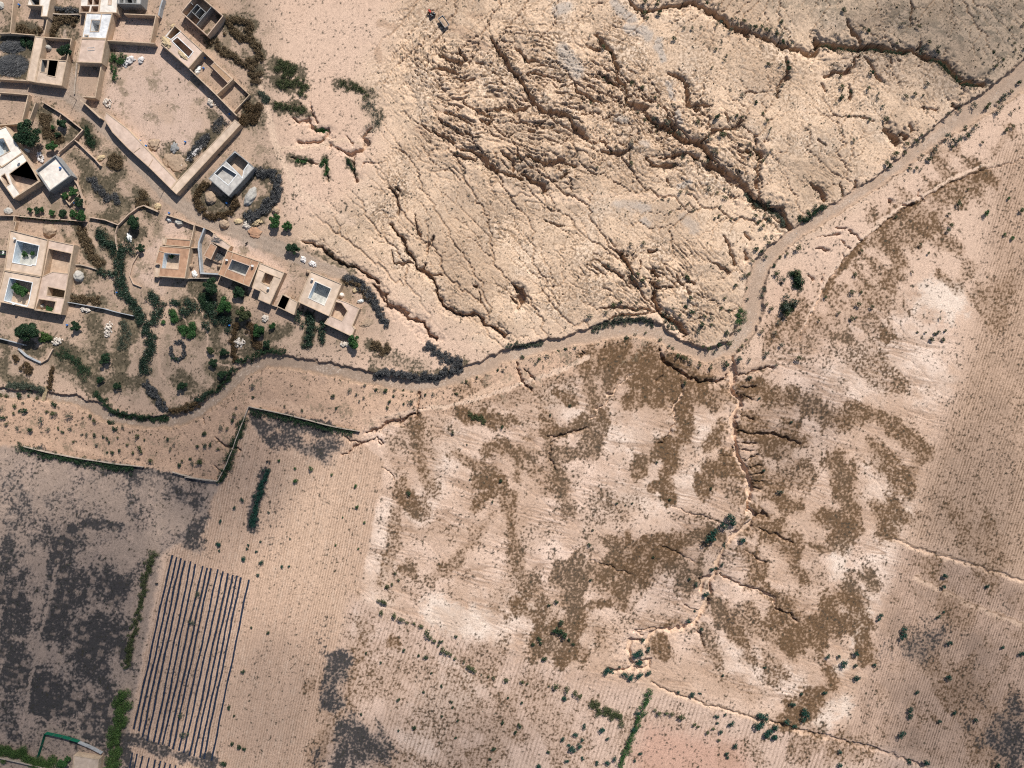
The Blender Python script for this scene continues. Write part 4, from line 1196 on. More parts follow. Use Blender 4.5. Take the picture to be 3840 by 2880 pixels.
def blobs(R, Hh, k, r, spread=.6):
    c = [(0, 0, Hh*.45)]; q = [(R*.62, R*.62, Hh*.5)]
    for i in range(k):
        a = r.uniform(0, 6.283); m = r.uniform(.35, 1)*R*spread; s = R*r.uniform(.28, .5)
        c.append((m*math.cos(a), m*math.sin(a), Hh*r.uniform(.3, .62))); q.append((s, s, Hh*r.uniform(.28, .42)))
    return c, q
PROTO = {}
def shrub_proto(kind, mat, n=150, k=6, leaf=.28, hh=.8, var=5, thin=.7):
    PROTO[kind] = []
    for v in range(var):
        r = np.random.default_rng(100+v*7+len(kind)*31)
        c, q = blobs(1.0, hh*2, k, r, .72)
        me = qmesh(kind, leaves(c, q, n, leaf, r, thin=thin)); me.materials.append(M[mat]); PROTO[kind].append(me)
shrub_proto('dark', 'leaf_dark', 330, 7, .24)
shrub_proto('green', 'leaf_green', 330, 7, .24)
shrub_proto('teal', 'leaf_teal', 360, 7, .22)
shrub_proto('olive', 'leaf_olive', 170, 7, .26)
shrub_proto('sage', 'leaf_sage', 150, 7, .26)
shrub_proto('brown', 'brown', 150, 6, .24, .6)
def shrub(name, kind, x, y, R, label, cat, group=None, hs=1.0):
    o = bpy.data.objects.new(name, random.choice(PROTO[kind])); COL.objects.link(o)
    o.location = (x, y, gz(x, y)-.05); k = random.uniform(.85, 1.15)
    o.scale = (R*k, R/k, R*hs*random.uniform(.85, 1.1)); o.rotation_euler = (0, 0, random.uniform(0, 6.28))
    return tag(o, label, cat, group)
NSH = 0
def shrubs(F, lst, kind, label, group, name="shrub", cat="shrub", hs=1.0):
    global NSH
    for q in pts_of(lst):
        R = L(F, q[2]); x, y = P(F, q[:2], R*.8); NSH += 1
        small = R < .75
        shrub(name, kind, x, y, R*1.3, ("small " if small else "large " if R > 1.5 else "") + label, cat, group + (" (small)" if small else " (large)" if R > 1.5 else ""), hs)

# round shrubs on the slopes and fields
T = 'teal'
shrubs("T6", "805,58,22 812,88,20 765,108,20 712,145,22 690,180,26 865,190,18 770,218,12 755,326,10 698,355,12 725,350,10 610,435,12 570,403,9 668,492,16 566,636,13 643,684,9 606,582,7 760,943,7 995,899,8", T, "blue green shrub beside the winding gully in the pale slope", "shrubs along the winding gully")
shrubs("T6", "313,748,12 347,798,12 270,830,20 300,815,20 297,886,20 110,918,18 135,930,18 215,938,16 248,945,20 297,942,16 347,930,14 185,893,7", T, "blue green shrub at the looping end of the gully", "shrubs round the gully loop")
shrubs("T5", "168,903,7 255,903,6 218,914,5 390,672,8 465,883,7 545,235,10 695,820,7", 'dark', "dark shrub on the pale slope left of the straight gully", "shrubs on the pale slope")
shrubs("T6", "370,282,8 16,212,10 37,130,7 22,410,8", 'dark', "dark shrub on the pale slope left of the winding gully", "shrubs on the pale slope left of the winding gully")
shrubs("T5", "1077,838,13 988,722,8 1140,452,8 962,318,8 908,200,12 850,95,14", T, "round shrub on the dark flat right of the straight gully", "shrubs right of the straight gully")
shrubs("T8", "386,408,7 392,396,8 476,452,12 474,472,12 300,537,10 258,575,13 305,622,11 300,577,7 240,548,7 200,545,8 372,578,7", T, "blue green shrub near the white salt patch at the field edge", "shrubs by the white patch")
shrubs("T8", "188,678,7 72,720,9 114,748,12 126,758,10 108,775,9 50,782,10 78,800,8 8,805,9 8,840,10 105,683,6", T, "blue green shrub in the brown tongue above the bottom boundary", "shrubs in the brown tongue")
shrubs("T8", "628,252,10 617,292,8 778,289,8 600,400,7 620,382,5 905,535,10 643,625,11 640,495,10 500,740,10 500,765,10 470,830,12 660,748,8 604,782,7 740,778,8 525,677,7 835,510,7 500,930,9 560,930,12 240,890,8 240,940,9 820,945,8", T, "dark green shrub among the furrows of the lower right field", "shrubs in the furrowed field")
shrubs("S8", "1810,413,28 2155,385,22 2030,268,16 1990,618,18 2067,655,20", 'green', "green shrub in the upper right field of faint rows", "shrubs in the upper right field")
shrubs("S8", "1168,720,18 1247,802,16 1087,985,14 538,1010,22 512,1180,28 595,1180,18 250,1235,20 575,1300,28 700,1320,22 375,1378,18 505,1432,25 545,1425,14 1357,1432,14 1370,1365,8 183,1455,14 598,775,18", 'olive', "olive shrub on the speckled slope below the track", "shrubs below the track")
shrubs("S8", "1440,580,22 1470,530,25 1450,420,18 1630,180,14 1550,320,30 930,450,16", 'olive', "loose olive shrub on the brown slope near the track bend", "shrubs near the track bend")
shrubs("S8", "1140,1570,12 1215,1572,12 1310,1585,14 1342,1573,18 1412,1555,14 1285,1635,22 1393,1640,18 1185,1618,9", 'dark', "dark shrub in the cluster on the pale right hand slope", "cluster of dark shrubs")
shrubs("T7", "620,350,8 555,372,9 384,410,8 450,438,7 486,445,10 430,768,10 360,640,8 602,648,7 608,675,6 557,578,7 557,716,6 925,655,7 837,746,8 915,758,10 895,790,8 1048,878,8 796,866,9 212,428,6 278,468,6 512,516,6 475,605,6 632,736,6 622,814,6 780,910,7 862,632,6 358,780,6 190,705,6", 'dark', "round dark shrub scattered on the bottom centre field", "dark shrubs on the bottom centre field")
shrubs("T7", "1170,800,11 1110,820,10 1158,865,16 1187,850,12 1200,822,8 1140,850,8 1202,908,8 1130,920,9 1122,633,11 1212,760,10 1005,945,12", T, "blue green shrub left of the dark hedge at the bottom edge", "shrubs left of the bottom hedge")
shrubs("T7", "1103,287,12 1095,330,14 1115,338,16 1080,320,14 1005,360,10 1014,382,8 1028,453,11 1080,190,10 1050,207,7 975,387,8 1142,365,7 1160,385,7", 'dark', "dark shrub in the knot of bushes on the pale slope", "knot of bushes on the slope")
shrubs("T7", "290,190,14 270,188,10 310,120,12 340,255,14 280,243,12 330,110,8 300,200,10 360,90,7 345,60,8", 'olive', "olive bush at the top of the bottom centre field", "bushes at the field head")
shrubs("T7", "372,272,14 398,285,8 430,290,8 460,305,12 490,335,16 505,352,12 520,370,11 540,392,8 565,412,14 580,420,12 595,430,10 620,450,8 660,465,7 680,488,12 695,498,14 708,510,10 740,524,5 772,532,7 795,540,8 855,550,12 925,557,10 950,565,7 1050,577,6 1080,575,16 1130,592,14 1170,610,14 1190,625,12", 'olive', "olive bush in the curving line across the bottom centre field", "bushes in the curving line")
shrubs("T3", "1060,940,24 1057,818,14 1660,1195,18 1410,882,14 1645,990,16 1730,1343,14 1520,1295,10 1447,1563,12 1668,1600,11 900,745,14 1213,820,22", 'green', "round green shrub standing alone in the ploughed field", "lone shrubs in the ploughed field")
shrubs("T3", "325,1335,16 305,1558,22 317,1622,12 540,1122,20 463,1200,16 797,1248,12 720,1527,12 683,1625,14 598,1565,12 585,1600,12 1008,1508,10", T, "blue green shrub at the head of the ploughed field", "shrubs at the head of the ploughed field")
shrubs("T2", "1400,435,22 1353,632,20 1303,1425,26 1278,1285,20", 'sage', "pale green shrub between the black plastic strips", "shrubs between the strips", hs=.8)
shrubs("T2", "1545,78,14 1718,175,18 1847,203,16 1997,238,12 2043,235,9 1825,295,11", T, "blue green shrub above the black plastic strips", "shrubs above the strips")
shrubs("T2", "1895,702,11 1775,663,9 1720,975,14 1640,1485,14 1687,1512,17 1727,1523,13 1618,1235,14 1580,1630,20 1655,1290,8", 'dark', "dark shrub right of the black plastic strips", "shrubs right of the strips")
shrubs("T4", "340,1475,22 1235,1355,18 1160,1560,12 1255,830,16 1720,718,12 1910,625,14 770,890,16 940,1340,10 908,1005,8", 'dark', "dark green shrub on the speckled ground below the fence posts", "shrubs below the fence posts")
shrubs("U1", "270,385,13 255,475,15 485,275,8 560,290,14 600,282,7 733,395,8 690,405,11 695,438,8 765,440,14 712,485,11 925,400,18 950,410,18 900,455,18 925,450,16 950,500,20 975,485,16 1000,465,14 995,515,14 785,560,13 740,600,11 745,620,9 285,602,9 255,638,8 80,480,16 110,520,9 150,628,11 110,650,13 55,650,10", T, "blue green bush in the thicket along the bottom boundary", "thicket along the bottom boundary", "thicket_bush", "bush")
shrubs("U1", "360,370,10 380,390,14 420,390,12 450,390,12 505,408,18 570,448,12 590,460,10 640,490,12 670,470,10 700,530,10", 'olive', "olive bush in the row below the bottom boundary", "row of olive bushes", "thicket_bush", "bush")
print('field shrubs', NSH)

# bushes of the badlands and the wash banks
BUSH = {
 "S4": "560,130,22 585,185,16 700,140,18 690,40,24 560,20,24 1245,105,22 1340,180,30 1360,195,26 1300,220,15 1250,250,15 1410,180,10 1440,185,12 1475,195,10 1530,210,16 1470,235,12 1580,260,18 1640,265,16 1695,270,18 1745,290,18 1780,290,18 1830,310,20 1850,340,18 1900,340,16 1910,400,16 2005,420,16 1395,300,18 845,392,16 940,290,14 1020,285,14 1105,275,12 1245,485,14 1360,545,9 1335,590,12 1220,660,12 1510,935,18 1640,990,16 1715,1105,15 1745,1185,16 1785,1250,10 1770,1290,12 1510,1145,13 1445,1135,13 1580,1405,13 1790,1465,10 1755,1510,12 1580,1510,14 1715,1560,16 1260,1150,20 1070,1195,20 690,1040,14 665,950,12 540,850,18 435,810,18 160,465,20 240,500,18 175,755,16 240,790,18 490,1090,16 560,1170,16 650,1150,18 690,1210,18 780,1190,24 830,1260,24 900,1290,24 680,1270,12 930,1525,18 1055,1535,18 1200,1510,16 860,1585,16 435,1395,18 240,1465,12 430,1595,20 100,1640,12 975,1570,12 1160,1580,16 1230,1480,16 1260,1495,12 1175,1350,20 1300,1320,22 1335,1310,20 1395,1160,16 850,1025,12 1000,1050,10 40,995,14 30,350,12 1170,20,14 1285,45,10 1890,215,16 1880,640,16 1970,660,18 1960,600,16 1755,630,14 1790,630,12 1905,820,12",
 "S5": "415,110,18 600,290,18 660,300,16 990,240,18 1145,265,16 930,430,12 1240,415,16 1320,470,20 1180,490,26 1330,510,16 1880,510,12 1960,590,14 1885,655,16 1840,690,12 1770,620,10 1550,710,12 680,715,20 400,735,14 410,850,20 500,880,18 660,870,18 755,920,12 745,965,14 1020,940,18 1100,925,14 1215,830,20 1185,935,10 350,1005,12 800,1040,14 470,1130,10 820,1160,22 665,1170,16 515,1365,14 400,950,18 2070,430,12 2080,490,12 2050,270,12 2165,240,14 2020,385,10 2170,480,14 1120,1370,14 1160,1380,14 1215,1350,12 1240,1280,14 1170,1320,12 1040,1400,18 1030,1480,16 920,1500,24 830,1590,22 880,1610,18 2145,790,18 2065,880,16 2005,920,24 1980,960,22 1930,990,16 1820,1040,20 1840,1010,18 1910,1080,26 1700,1020,22 1550,1070,20 1440,1110,18 1600,1250,18 1660,1280,18 1695,1230,16 1430,1340,30 1480,1370,26 1530,1350,26 1615,1320,18 1300,1470,24 1255,1550,18 1190,1510,16 1330,1420,16 1235,1550,14 1120,1640,16 1170,1650,12 1060,1640,12 2045,1100,12 1990,1270,18 2060,1230,16 1760,1390,14 1470,1430,14",
 "S7": "905,210,16 970,210,12 735,275,12 795,285,12 1180,185,20 1265,215,14 1345,260,18 1390,190,12 1340,180,10 1300,350,10 1035,385,16 810,410,12 980,325,12 1290,440,14 1245,465,10 1400,475,12 1460,455,10 1640,440,18 1675,500,16 1705,540,18 1780,480,26 1725,440,14 1680,570,12 1800,640,14 1740,650,14 1640,770,18 1710,765,16 1760,710,16 1735,830,18 1690,790,14 1570,1010,20 1520,1030,18 1445,1120,14 1600,880,16 960,1020,22 975,1050,20 1000,1250,18 960,1325,14 840,1345,10 900,1410,12 1005,1380,20 1105,1500,20 1200,1500,14 1075,1570,20 1355,1580,18 1455,1555,20 1500,1535,14 1300,1340,14 1340,1240,14 1385,1360,12 1205,1430,18 1140,1415,14 255,1310,22 180,1385,18 490,1280,12 380,1320,14 490,1350,14 325,1285,14 20,1420,22 385,1620,18 475,1590,14 575,1580,12 720,1640,16 430,720,16 545,705,16 430,960,14 500,1010,18 545,1060,22 450,1040,18 690,1080,12 355,800,10 210,930,12 1420,830,12 1560,1140,12 1565,1250,14 1720,1155,18 1850,995,24 1890,1060,24 1940,1230,26 1700,1220,16 1780,1340,18 1560,1640,12 1690,1570,18 1820,1580,18 1740,1300,16 2030,1000,34 2060,1080,34 1920,1310,40 2000,1290,34 1935,1370,34 1860,1480,16 1940,810,16 1880,840,16 1820,920,14 2050,750,26",
 "T5": "460,22,9 480,42,8 505,80,12 530,85,10 550,95,10 575,110,11 625,130,10 690,145,10 770,125,14 850,48,9 870,22,9 645,30,9 905,105,9 995,75,12 1055,130,9 1085,15,11 1180,95,14 680,40,12 740,20,14 800,10,14 710,60,9",
}
nb = 0
for F, s in BUSH.items():
    for q in pts_of(s):
        R = L(F, q[2]); x, y = P(F, q[:2], 0); kind = random.choice(('sage','olive','dark','sage','olive'))
        lb = {'sage':"grey green bush dotted over the badlands and wash banks",'olive':"olive green bush dotted over the badlands and wash banks",'dark':"dark green bush dotted over the badlands and wash banks"}[kind]
        nb += 1
        if nb <= 300: shrub("desert_bush", kind, x, y, R*1.65, lb, "desert bush", kind+" desert bushes")
print('bushes', nb)

SB = {"T1":"185,215,28 150,310,24 230,290,15 245,365,30 195,370,15 145,385,18 300,550,26 420,455,30 460,375,18 530,390,30 555,385,18 535,300,26 690,410,34 885,415,22 925,460,24 1080,475,30 1130,535,24 1195,520,18 800,595,14 850,595,18 925,600,18 575,530,16 615,570,16 690,545,20 480,545,22 720,665,14 945,690,18 1010,615,14 1045,630,14 1065,665,14 1150,620,14 1240,690,16 1340,610,24 1365,720,24 1380,760,20 1300,770,18 1480,850,26 1640,640,16 1700,685,16 1660,740,16 1750,885,22 1780,850,16 1855,830,16 1880,875,20 1950,850,24 1920,710,18 2000,700,22 1990,590,20 2055,690,18 1405,640,14 20,345,20 40,430,24 75,495,20 180,530,20 5,210,30 60,215,24 355,245,20 265,215,14 1045,770,12 1100,765,18 1170,750,16",
 "T3":"645,25,26 725,235,14 645,130,14 1425,115,20 1660,95,16 1685,170,14 1730,130,16 1590,60,22 1735,15,16 1935,65,20 1955,225,18 1460,235,14 1130,255,14 955,215,14 490,225,16 470,300,22 340,420,24 400,430,18 310,630,18 190,475,20 190,600,20 130,760,30 450,350,20",
 "T4":"25,465,16 120,480,20 215,470,18 285,480,14 370,490,14 195,530,14 160,585,16 300,610,14 370,595,30 510,520,14 585,515,18 820,510,16 905,385,20 860,405,16 1010,345,14 1450,150,20 1620,170,22 1690,145,20 1800,95,16 1870,75,18 1950,60,18 1265,275,18 1210,275,14 1580,210,18"}
for F, s in SB.items():
    for q in pts_of(s):
        R = L(F, q[2]); x, y = P(F, q[:2], 0); kind = random.choice(('sage','olive','dark'))
        shrub("bank_shrub", kind, x, y, R*1.25, {'sage':"grey green",'olive':"olive",'dark':"dark green"}[kind]+" shrub on the orange earth bank south of the wash", "bank shrub", kind+" shrubs on the south bank")
# thickets by the wash bend
def hedge(name, label, cat, F, line, w, hgt, mat, dens, leaf, thin=.7, up=0, seed=1, group=None, kind=None, prick=None):
    """a planted or piled strip: many leaf-sized faces along a line, uneven in width and height"""
    r = np.random.default_rng(seed+len(label)); q = [P(F, p[:2], hgt*.6) for p in pts_of(line)]; W = [L(F, p[2] if len(p) > 2 else w) for p in pts_of(line)]
    C_, Q_ = [], []
    for (a, wa), (b, wb) in zip(zip(q, W), zip(q[1:], W[1:])):
        l = math.hypot(b[0]-a[0], b[1]-a[1]); n = max(2, int(l/(.45*max(wa, .5))*2.2))
        for i in range(n):
            t = (i+r.random())/n; ww = wa+(wb-wa)*t; off = r.normal()*.5*ww
            nx, ny = -(b[1]-a[1])/(l+1e-6), (b[0]-a[0])/(l+1e-6)
            x = a[0]+(b[0]-a[0])*t+nx*off; y = a[1]+(b[1]-a[1])*t+ny*off
            s = ww*r.uniform(.34, .72); C_.append((x, y, gz(x, y)+hgt*r.uniform(.15, .5))); Q_.append((s, s, hgt*r.uniform(.35, .6)))
    tot = sum(a[0]*a[1] for a in Q_); n = int(dens*tot*3.2)
    c0 = C_[len(C_)//2]; base = (c0[0], c0[1], gz(c0[0], c0[1]))
    V = leaves(C_, Q_, n, leaf, r, thin=thin, up=up) - np.array(base)
    o = link(qmesh(name, V), name, mat); o.location = base
    return tag(o, label, cat, group, kind)
CAC = dict(name="cactus_hedge", cat="cactus hedge", hgt=1.6, mat='cactus', dens=26, leaf=.34, thin=.75, up=.6)
def cactus(label, F, line, w, seed=1, **kw): return hedge(label=label, F=F, line=line, w=w*1.2, seed=seed, **{**CAC, **kw})
cactus("prickly pear hedge from the pale earth wall down to the orange house track", "F5", "1510,440 1620,560 1720,690 1820,820 1840,1000 1820,1120", 85, 1)
cactus("prickly pear hedge joining from the track wall on the right", "F5", "2040,640 1930,700 1850,780", 80, 2)
cactus("prickly pear spur running left towards the stables", "F5", "1780,1100 1640,1090 1510,1070", 48, 3)
cactus("broad prickly pear hedge beside the forecourt of the orange house", "F5", "1830,1150 1860,1270 1960,1400 2010,1560", 95, 4)
cactus("long prickly pear hedge falling straight towards the wash", "S1", "70,60 100,190 160,330 220,450 260,600 265,760 225,880 215,1040", 72, 5)
cactus("second prickly pear hedge right of the long one", "S1", "250,30 350,60 390,170 340,300 300,420", 70, 6)
cactus("round prickly pear clump on the path island", "S1", "550,90 620,120 660,130", 55, 7)
cactus("double prickly pear clump between the two footpaths", "S1", "730,90 780,160 870,190", 48, 8)
cactus("prickly pear clump along the lower footpath edge", "S1", "700,200 740,290", 45, 9)
cactus("wide prickly pear thicket below the tall green tree", "S1", "1000,120 1030,230 1130,310 1230,370 1330,330", 75, 10)
cactus("oval prickly pear clump inside the footpath fork", "S1", "980,380 990,480", 52, 11)
cactus("left row of prickly pear under the large tan house", "F8", "840,1130 865,1260 850,1400 800,1540 760,1660", 66, 12)
cactus("left prickly pear bush under the large tan house", "F8", "720,1290 760,1320", 50, 13)
cactus("right row of prickly pear under the bent barn", "F8", "1030,1270 1010,1440 1040,1600", 45, 14)
cactus("short row of prickly pear beside the sheep pen", "F8", "640,1090 640,1190 640,1270", 45, 15)
cactus("prickly pear clump at the bottom of the terraces by the wash", "S1", "870,1390 960,1360 1030,1290", 42, 16)
TH = dict(name="thorn_hedge", cat="thorn hedge", hgt=1.2, dens=55, leaf=.55, thin=.26, mat='dry')
def thorn(label, F, line, w, seed=1, **kw): return hedge(label=label, F=F, line=line, w=w, seed=seed, **{**TH, **kw})
thorn("brown thorn hedge running up beside the roofless house", "F2", "1530,420 1700,500 1830,580 1930,660 2040,740 2065,860 1960,930 1850,1030", 70, 1)
thorn("brown thorn hedge behind the roofless house corner", "F2", "1500,330 1650,310 1800,330 1920,400 1880,500", 80, 2)
thorn("inner brown thorn hedge of the garden below the roofless house", "F2", "1270,590 1390,720 1500,840 1700,900 1850,1030", 60, 3)
thorn("dense brown thorn thicket at the end of the garden", "F2", "1960,1060 2000,1180 1960,1280", 80, 4)
thorn("dark brown thorn thicket at the upper right of the big compound", "F4", "1660,40 1620,150 1560,260 1500,300", 105, 5, mat='brown')
thorn("curved grey thorn hedge on the right of the white edged terrace house", "F4", "1640,910 1780,900 1900,970 1940,1100 1880,1240 1780,1370 1640,1500 1500,1520", 75, 6, mat='dead', hgt=1.5)
thorn("round dark thorn hedge on the left of the white edged terrace house", "F4", "1050,1070 950,1090 890,1180 870,1310 950,1420 1090,1490 1240,1480 1350,1400 1400,1310 1340,1250", 50, 7, mat='brown', hgt=1.4)
thorn("dark grey thorn hedge curving round the barn yard to the wash", "F8", "1370,600 1550,600 1670,700 1780,850 1840,1010 1920,1180 2060,1290", 72, 8, mat='dead')
thorn("inner brown thorn hedge round the barn yard", "F8", "1380,640 1500,650 1620,720 1700,830 1720,930", 48, 9)
thorn("dark grey thorn hedge dropping along the gully to the wash", "T4", "520,20 620,110 740,180 860,220", 45, 10, mat='dead')
thorn("long dark thorn hedge on the upper bank of the wash", "T4", "0,320 140,300 300,345 450,350 600,335 720,310 860,265", 45, 11, mat='dead', hgt=1.3)
thorn("brown thorn patch above the wash below the barn", "T4", "-20,50 60,60 160,80", 50, 12)
thorn("dry thorn hedge continuing the long cactus hedge to the wash", "S1", "230,1140 330,1290 400,1400 470,1520", 52, 13, mat='dead')
thorn("brown scrub strip along the bank at the wash bend", "S1", "550,1560 660,1520 790,1480 900,1430", 48, 14, mat='brown')
thorn("oval thorn ring of a small animal fold", "S1", "600,640 690,625 730,700 725,800 660,860 590,840 545,760 560,680", 26, 15, mat='dead', hgt=1.0)
thorn("brown thorn heap filling the left end of the walled yard", "F1", "250,440 350,440 460,470 540,480", 75, 16)
thorn("brown thorn heap beside the lane wall of the walled yard", "F1", "640,420 630,500", 48, 17)
thorn("brown scrub filling the plot above the lane", "F1", "850,300 1000,290 1180,280", 70, 18)
thorn("brown scrub down the left of the plot above the lane", "F1", "840,340 830,440 810,540", 60, 19)
thorn("dark thorn pile against the low broken wall", "F1", "850,160 1000,150 1200,175", 50, 20, mat='dead')
thorn("dark thorn hedge between the two wash side terraces", "S1", "1390,380 1400,500 1350,620 1360,780 1400,880", 46, 21, mat='brown')
thorn("brown dry thicket beside the lone bright tree", "S1", "1560,390 1600,500 1650,620 1680,700", 70, 22, mat='brown')
thorn("brown dry hedge along the path to the footbridge", "F6", "800,970 790,1100 780,1250 770,1330", 42, 23, mat='brown')
thorn("brown dry bush on the bank near the footbridge", "F6", "330,960 420,1000 470,1070", 80, 24, mat='brown')
thorn("round brown dry bush above the bank bush", "F6", "200,820 280,870", 70, 25, mat='brown')
thorn("brown dry scrub patch beside the round tree by the road", "F4", "150,1180 170,1280 130,1370", 85, 26)
thorn("brown dry scrub right of the garden spur wall", "F3", "1700,860 1800,950 1750,1020", 120, 27)
thorn("brown dry scrub along the right of the tan courtyard house", "F5", "1230,380 1300,560 1380,720 1480,880 1560,980", 70, 28, hgt=.8)
thorn("brown dry scrub strip under the stables yard", "F5", "1100,1480 1300,1500 1550,1530", 60, 29, hgt=.7)
thorn("brown weeds filling the garden under the road", "F3", "640,250 760,290 700,420 780,560 900,600 960,620", 95, 30, hgt=.7)
GH = dict(name="green_hedge", cat="hedge", hgt=1.5, dens=46, leaf=.36, thin=.4, mat='leaf_green', up=.3)
def green(label, F, line, w, seed=1, **kw): return hedge(label=label, F=F, line=line, w=w, seed=seed, **{**GH, **kw})
green("dark green scrub strip along the foot of the long field wall", "T1", "150,720 260,740 500,805 800,860 1100,905 1290,935", 36, 1, mat='leaf_dark', dens=38)
green("dark green bushes on the corner wall of the ploughed field", "T3", "560,330 510,460 440,610 400,760 360,900 320,960", 42, 2, mat='leaf_dark')
green("dark green scrub under the top wall of the ploughed field", "T3", "620,270 900,320 1200,390 1450,440 1640,465", 34, 3, mat='leaf_dark', dens=34)
green("dark green strip of plants inside the ploughed field", "T3", "790,830 740,960 700,1080 670,1200 640,1390", 34, 4, mat='leaf_teal', dens=40)
green("bright green reed hedge beside the black plastic strips", "T2", "860,1120 860,1220 830,1330 800,1450 790,1560 790,1680", 52, 5, mat='reed', hgt=2.4, dens=60)
green("thin green hedge up the left edge of the ploughed field", "T2", "1085,130 1040,250 1010,420 980,560 930,760 890,960", 26, 6, mat='leaf_olive')
green("bright green reed hedge in the bottom left corner", "T2", "-20,1540 100,1560 220,1600 370,1650", 58, 7, mat='reed', hgt=2.2, dens=60)
green("narrow dark green hedge standing at the bottom edge", "U1", "335,265 320,320 300,380 275,430 255,480 230,540 205,610 180,690", 16, 8, mat='leaf_green', hgt=2.2)
green("broad olive green thicket left of the bottom hedge", "U1", "20,345 60,360 110,390 150,395 200,410", 28, 9, mat='leaf_olive')
green("green plants among white stones under the compound wall", "F1", "1740,850 1780,960 1900,950 1960,870", 70, 10)
green("low green plants along the left of the compound stones", "F1", "1720,1020 1780,1120 1760,1240", 40, 11)
green("green bushes outside the garden wall bend", "F3", "1300,400 1370,480 1350,590 1380,680 1480,650", 62, 12, mat='leaf_dark')
green("dark green bushes in the cactus garden behind the orange yard wall", "F7", "1150,1400 1250,1480 1180,1580 1290,1640", 95, 13, mat='leaf_dark')
green("dark green riverside bushes at the wash bend", "S1", "1040,1290 1180,1225 1260,1110 1320,1010 1390,980", 42, 14, mat='leaf_dark')
green("dark green riverside bushes under the lone bright tree", "S1", "1400,890 1530,850 1680,780 1830,750 2040,750", 40, 15, mat='leaf_dark')
green("feathery green palms on the path corner", "S1", "500,270 560,310 620,330", 75, 16, mat='leaf_green', thin=.2, leaf=.8)
green("feathery green palms lower down the path corner", "S1", "680,420 760,470 850,530", 75, 17, mat='leaf_green', thin=.2, leaf=.8)
green("tall reeds behind the dark tree near the left edge", "F6", "640,480 720,530 770,570", 70, 18, mat='reed', thin=.2, leaf=.8)
green("dark green creepers on the low wall above the tan courtyard house", "F5", "280,215 500,240 800,265 1150,280", 22, 19, mat='leaf_dark', hgt=1.7)
green("green bushes round the oval fold", "S1", "560,800 600,850 660,860", 35, 20, mat='leaf_dark', hgt=1.2)
green("dark green bush thicket near the road on the left of the dry gully heads", "S2", "250,150 400,140 470,230 330,290", 95, 21, mat='leaf_olive', hgt=1.1)
green("dark green bushes stepping down to the dry gully heads", "S2", "260,400 350,420 480,380 620,400 560,540", 65, 22, mat='leaf_olive', hgt=1.1)
green("dark green bushes around the first gully head", "S2", "240,660 380,690 500,700 620,760", 48, 23, mat='leaf_olive', hgt=1.0)
green("green bush line in the first gully", "S2", "760,970 850,960 910,990", 50, 24, mat='leaf_green', hgt=1.0)
green("olive scrub band on the pale plain", "S2", "1080,390 1230,420 1330,440 1400,490 1480,530", 55, 25, mat='leaf_olive', hgt=.7, dens=30)
green("green scrub in the second gully head", "S2", "520,1370 600,1400 670,1390", 34, 26, mat='leaf_green', hgt=.9)
green("green scrub in the third gully head", "S2", "820,1440 900,1380 910,1500 890,1570", 36, 27, mat='leaf_green', hgt=.9)
green("green scrub in the curved gully below the road", "S2", "1180,1370 1230,1440 1260,1520", 34, 28, mat='leaf_dark', hgt=.9)
green("scrub scattered on the plain above the curved gully", "S2", "1370,690 1480,620 1560,760 1600,900 1420,980", 60, 29, mat='leaf_sage', hgt=.6, dens=12)
green("sage bushes beside the garden thorn hedge", "S2", "30,500 100,580 160,560 110,640", 55, 30, mat='leaf_sage', hgt=1.0)
green("dark bush thicket on the right bank at the wash bend", "S7", "1990,990 2050,1060 2060,1150", 60, 31, mat='leaf_dark', hgt=1.0)
green("horseshoe green thicket right of the wash bend", "S7", "1900,1290 1930,1370 1990,1300 2030,1310", 50, 32, mat='leaf_dark', hgt=1.2)
green("tall green thicket on the inner side of the wash bend", "S7", "1500,1340 1510,1420 1500,1490", 52, 33, mat='leaf_green', hgt=1.4)
green("dark bushes under the river bluff", "S7", "60,1560 200,1490 330,1440 560,1450 660,1490", 34, 34, mat='leaf_sage', hgt=.9)
green("dark bushes along the bluff foot left of the bend", "T4", "1290,50 1400,40 1520,40 1650,20", 26, 35, mat='leaf_sage', hgt=.9)
green("dark plants in the gully mouth by the bend", "S7", "740,1380 800,1470 880,1540", 34, 36, mat='leaf_sage', hgt=.8)
green("dark plants filling the long upper gully", "S5", "200,410 330,440 560,470 720,450 920,500 1080,490", 22, 37, mat='leaf_dark', hgt=2.6, dens=30)
green("dark plants in the lower reach of the upper gully", "S5", "1180,510 1350,580 1480,700 1580,800 1760,800", 34, 38, mat='leaf_dark', hgt=2.4, dens=30)
green("plants in the gully where it meets the wash bend above", "S7", "1560,200 1680,300 1800,340 1900,420 1960,520", 40, 39, mat='leaf_sage', hgt=1.8)
green("bushes at the corner where the upper wash narrows", "S8", "0,440 60,480 150,390 250,330", 40, 40, mat='leaf_dark', hgt=.9)
green("dark field bushes on the speckled ground below the posts", "T4", "920,700 1000,730 1090,760", 36, 41, mat='leaf_olive', hgt=.8)
green("grey green scrub on the lower left bank of the wash", "T1", "60,110 200,120 320,150 420,170", 40, 42, mat='leaf_sage', hgt=.9)
green("dark scrub on the slope above the lower left bank", "F6", "870,720 1000,830 1150,860 1300,1040 1400,1060", 95, 43, mat='leaf_dark', hgt=1.0, dens=22)
green("dark scrub filling the hollow left of the cactus hedge", "F6", "1900,250 1950,380 1900,600 1850,700", 90, 44, mat='leaf_sage', hgt=.8, dens=20)
green("riverside scrub on the left of the wash bend", "T1", "920,180 1050,330 1130,400 1300,420 1500,455 1620,440", 36, 45, mat='leaf_dark', hgt=.9)
green("dark thorny scrub below the road fork", "F3", "1380,1200 1480,1320 1600,1420 1700,1450 1850,1560", 80, 46, mat='dead', hgt=.9)

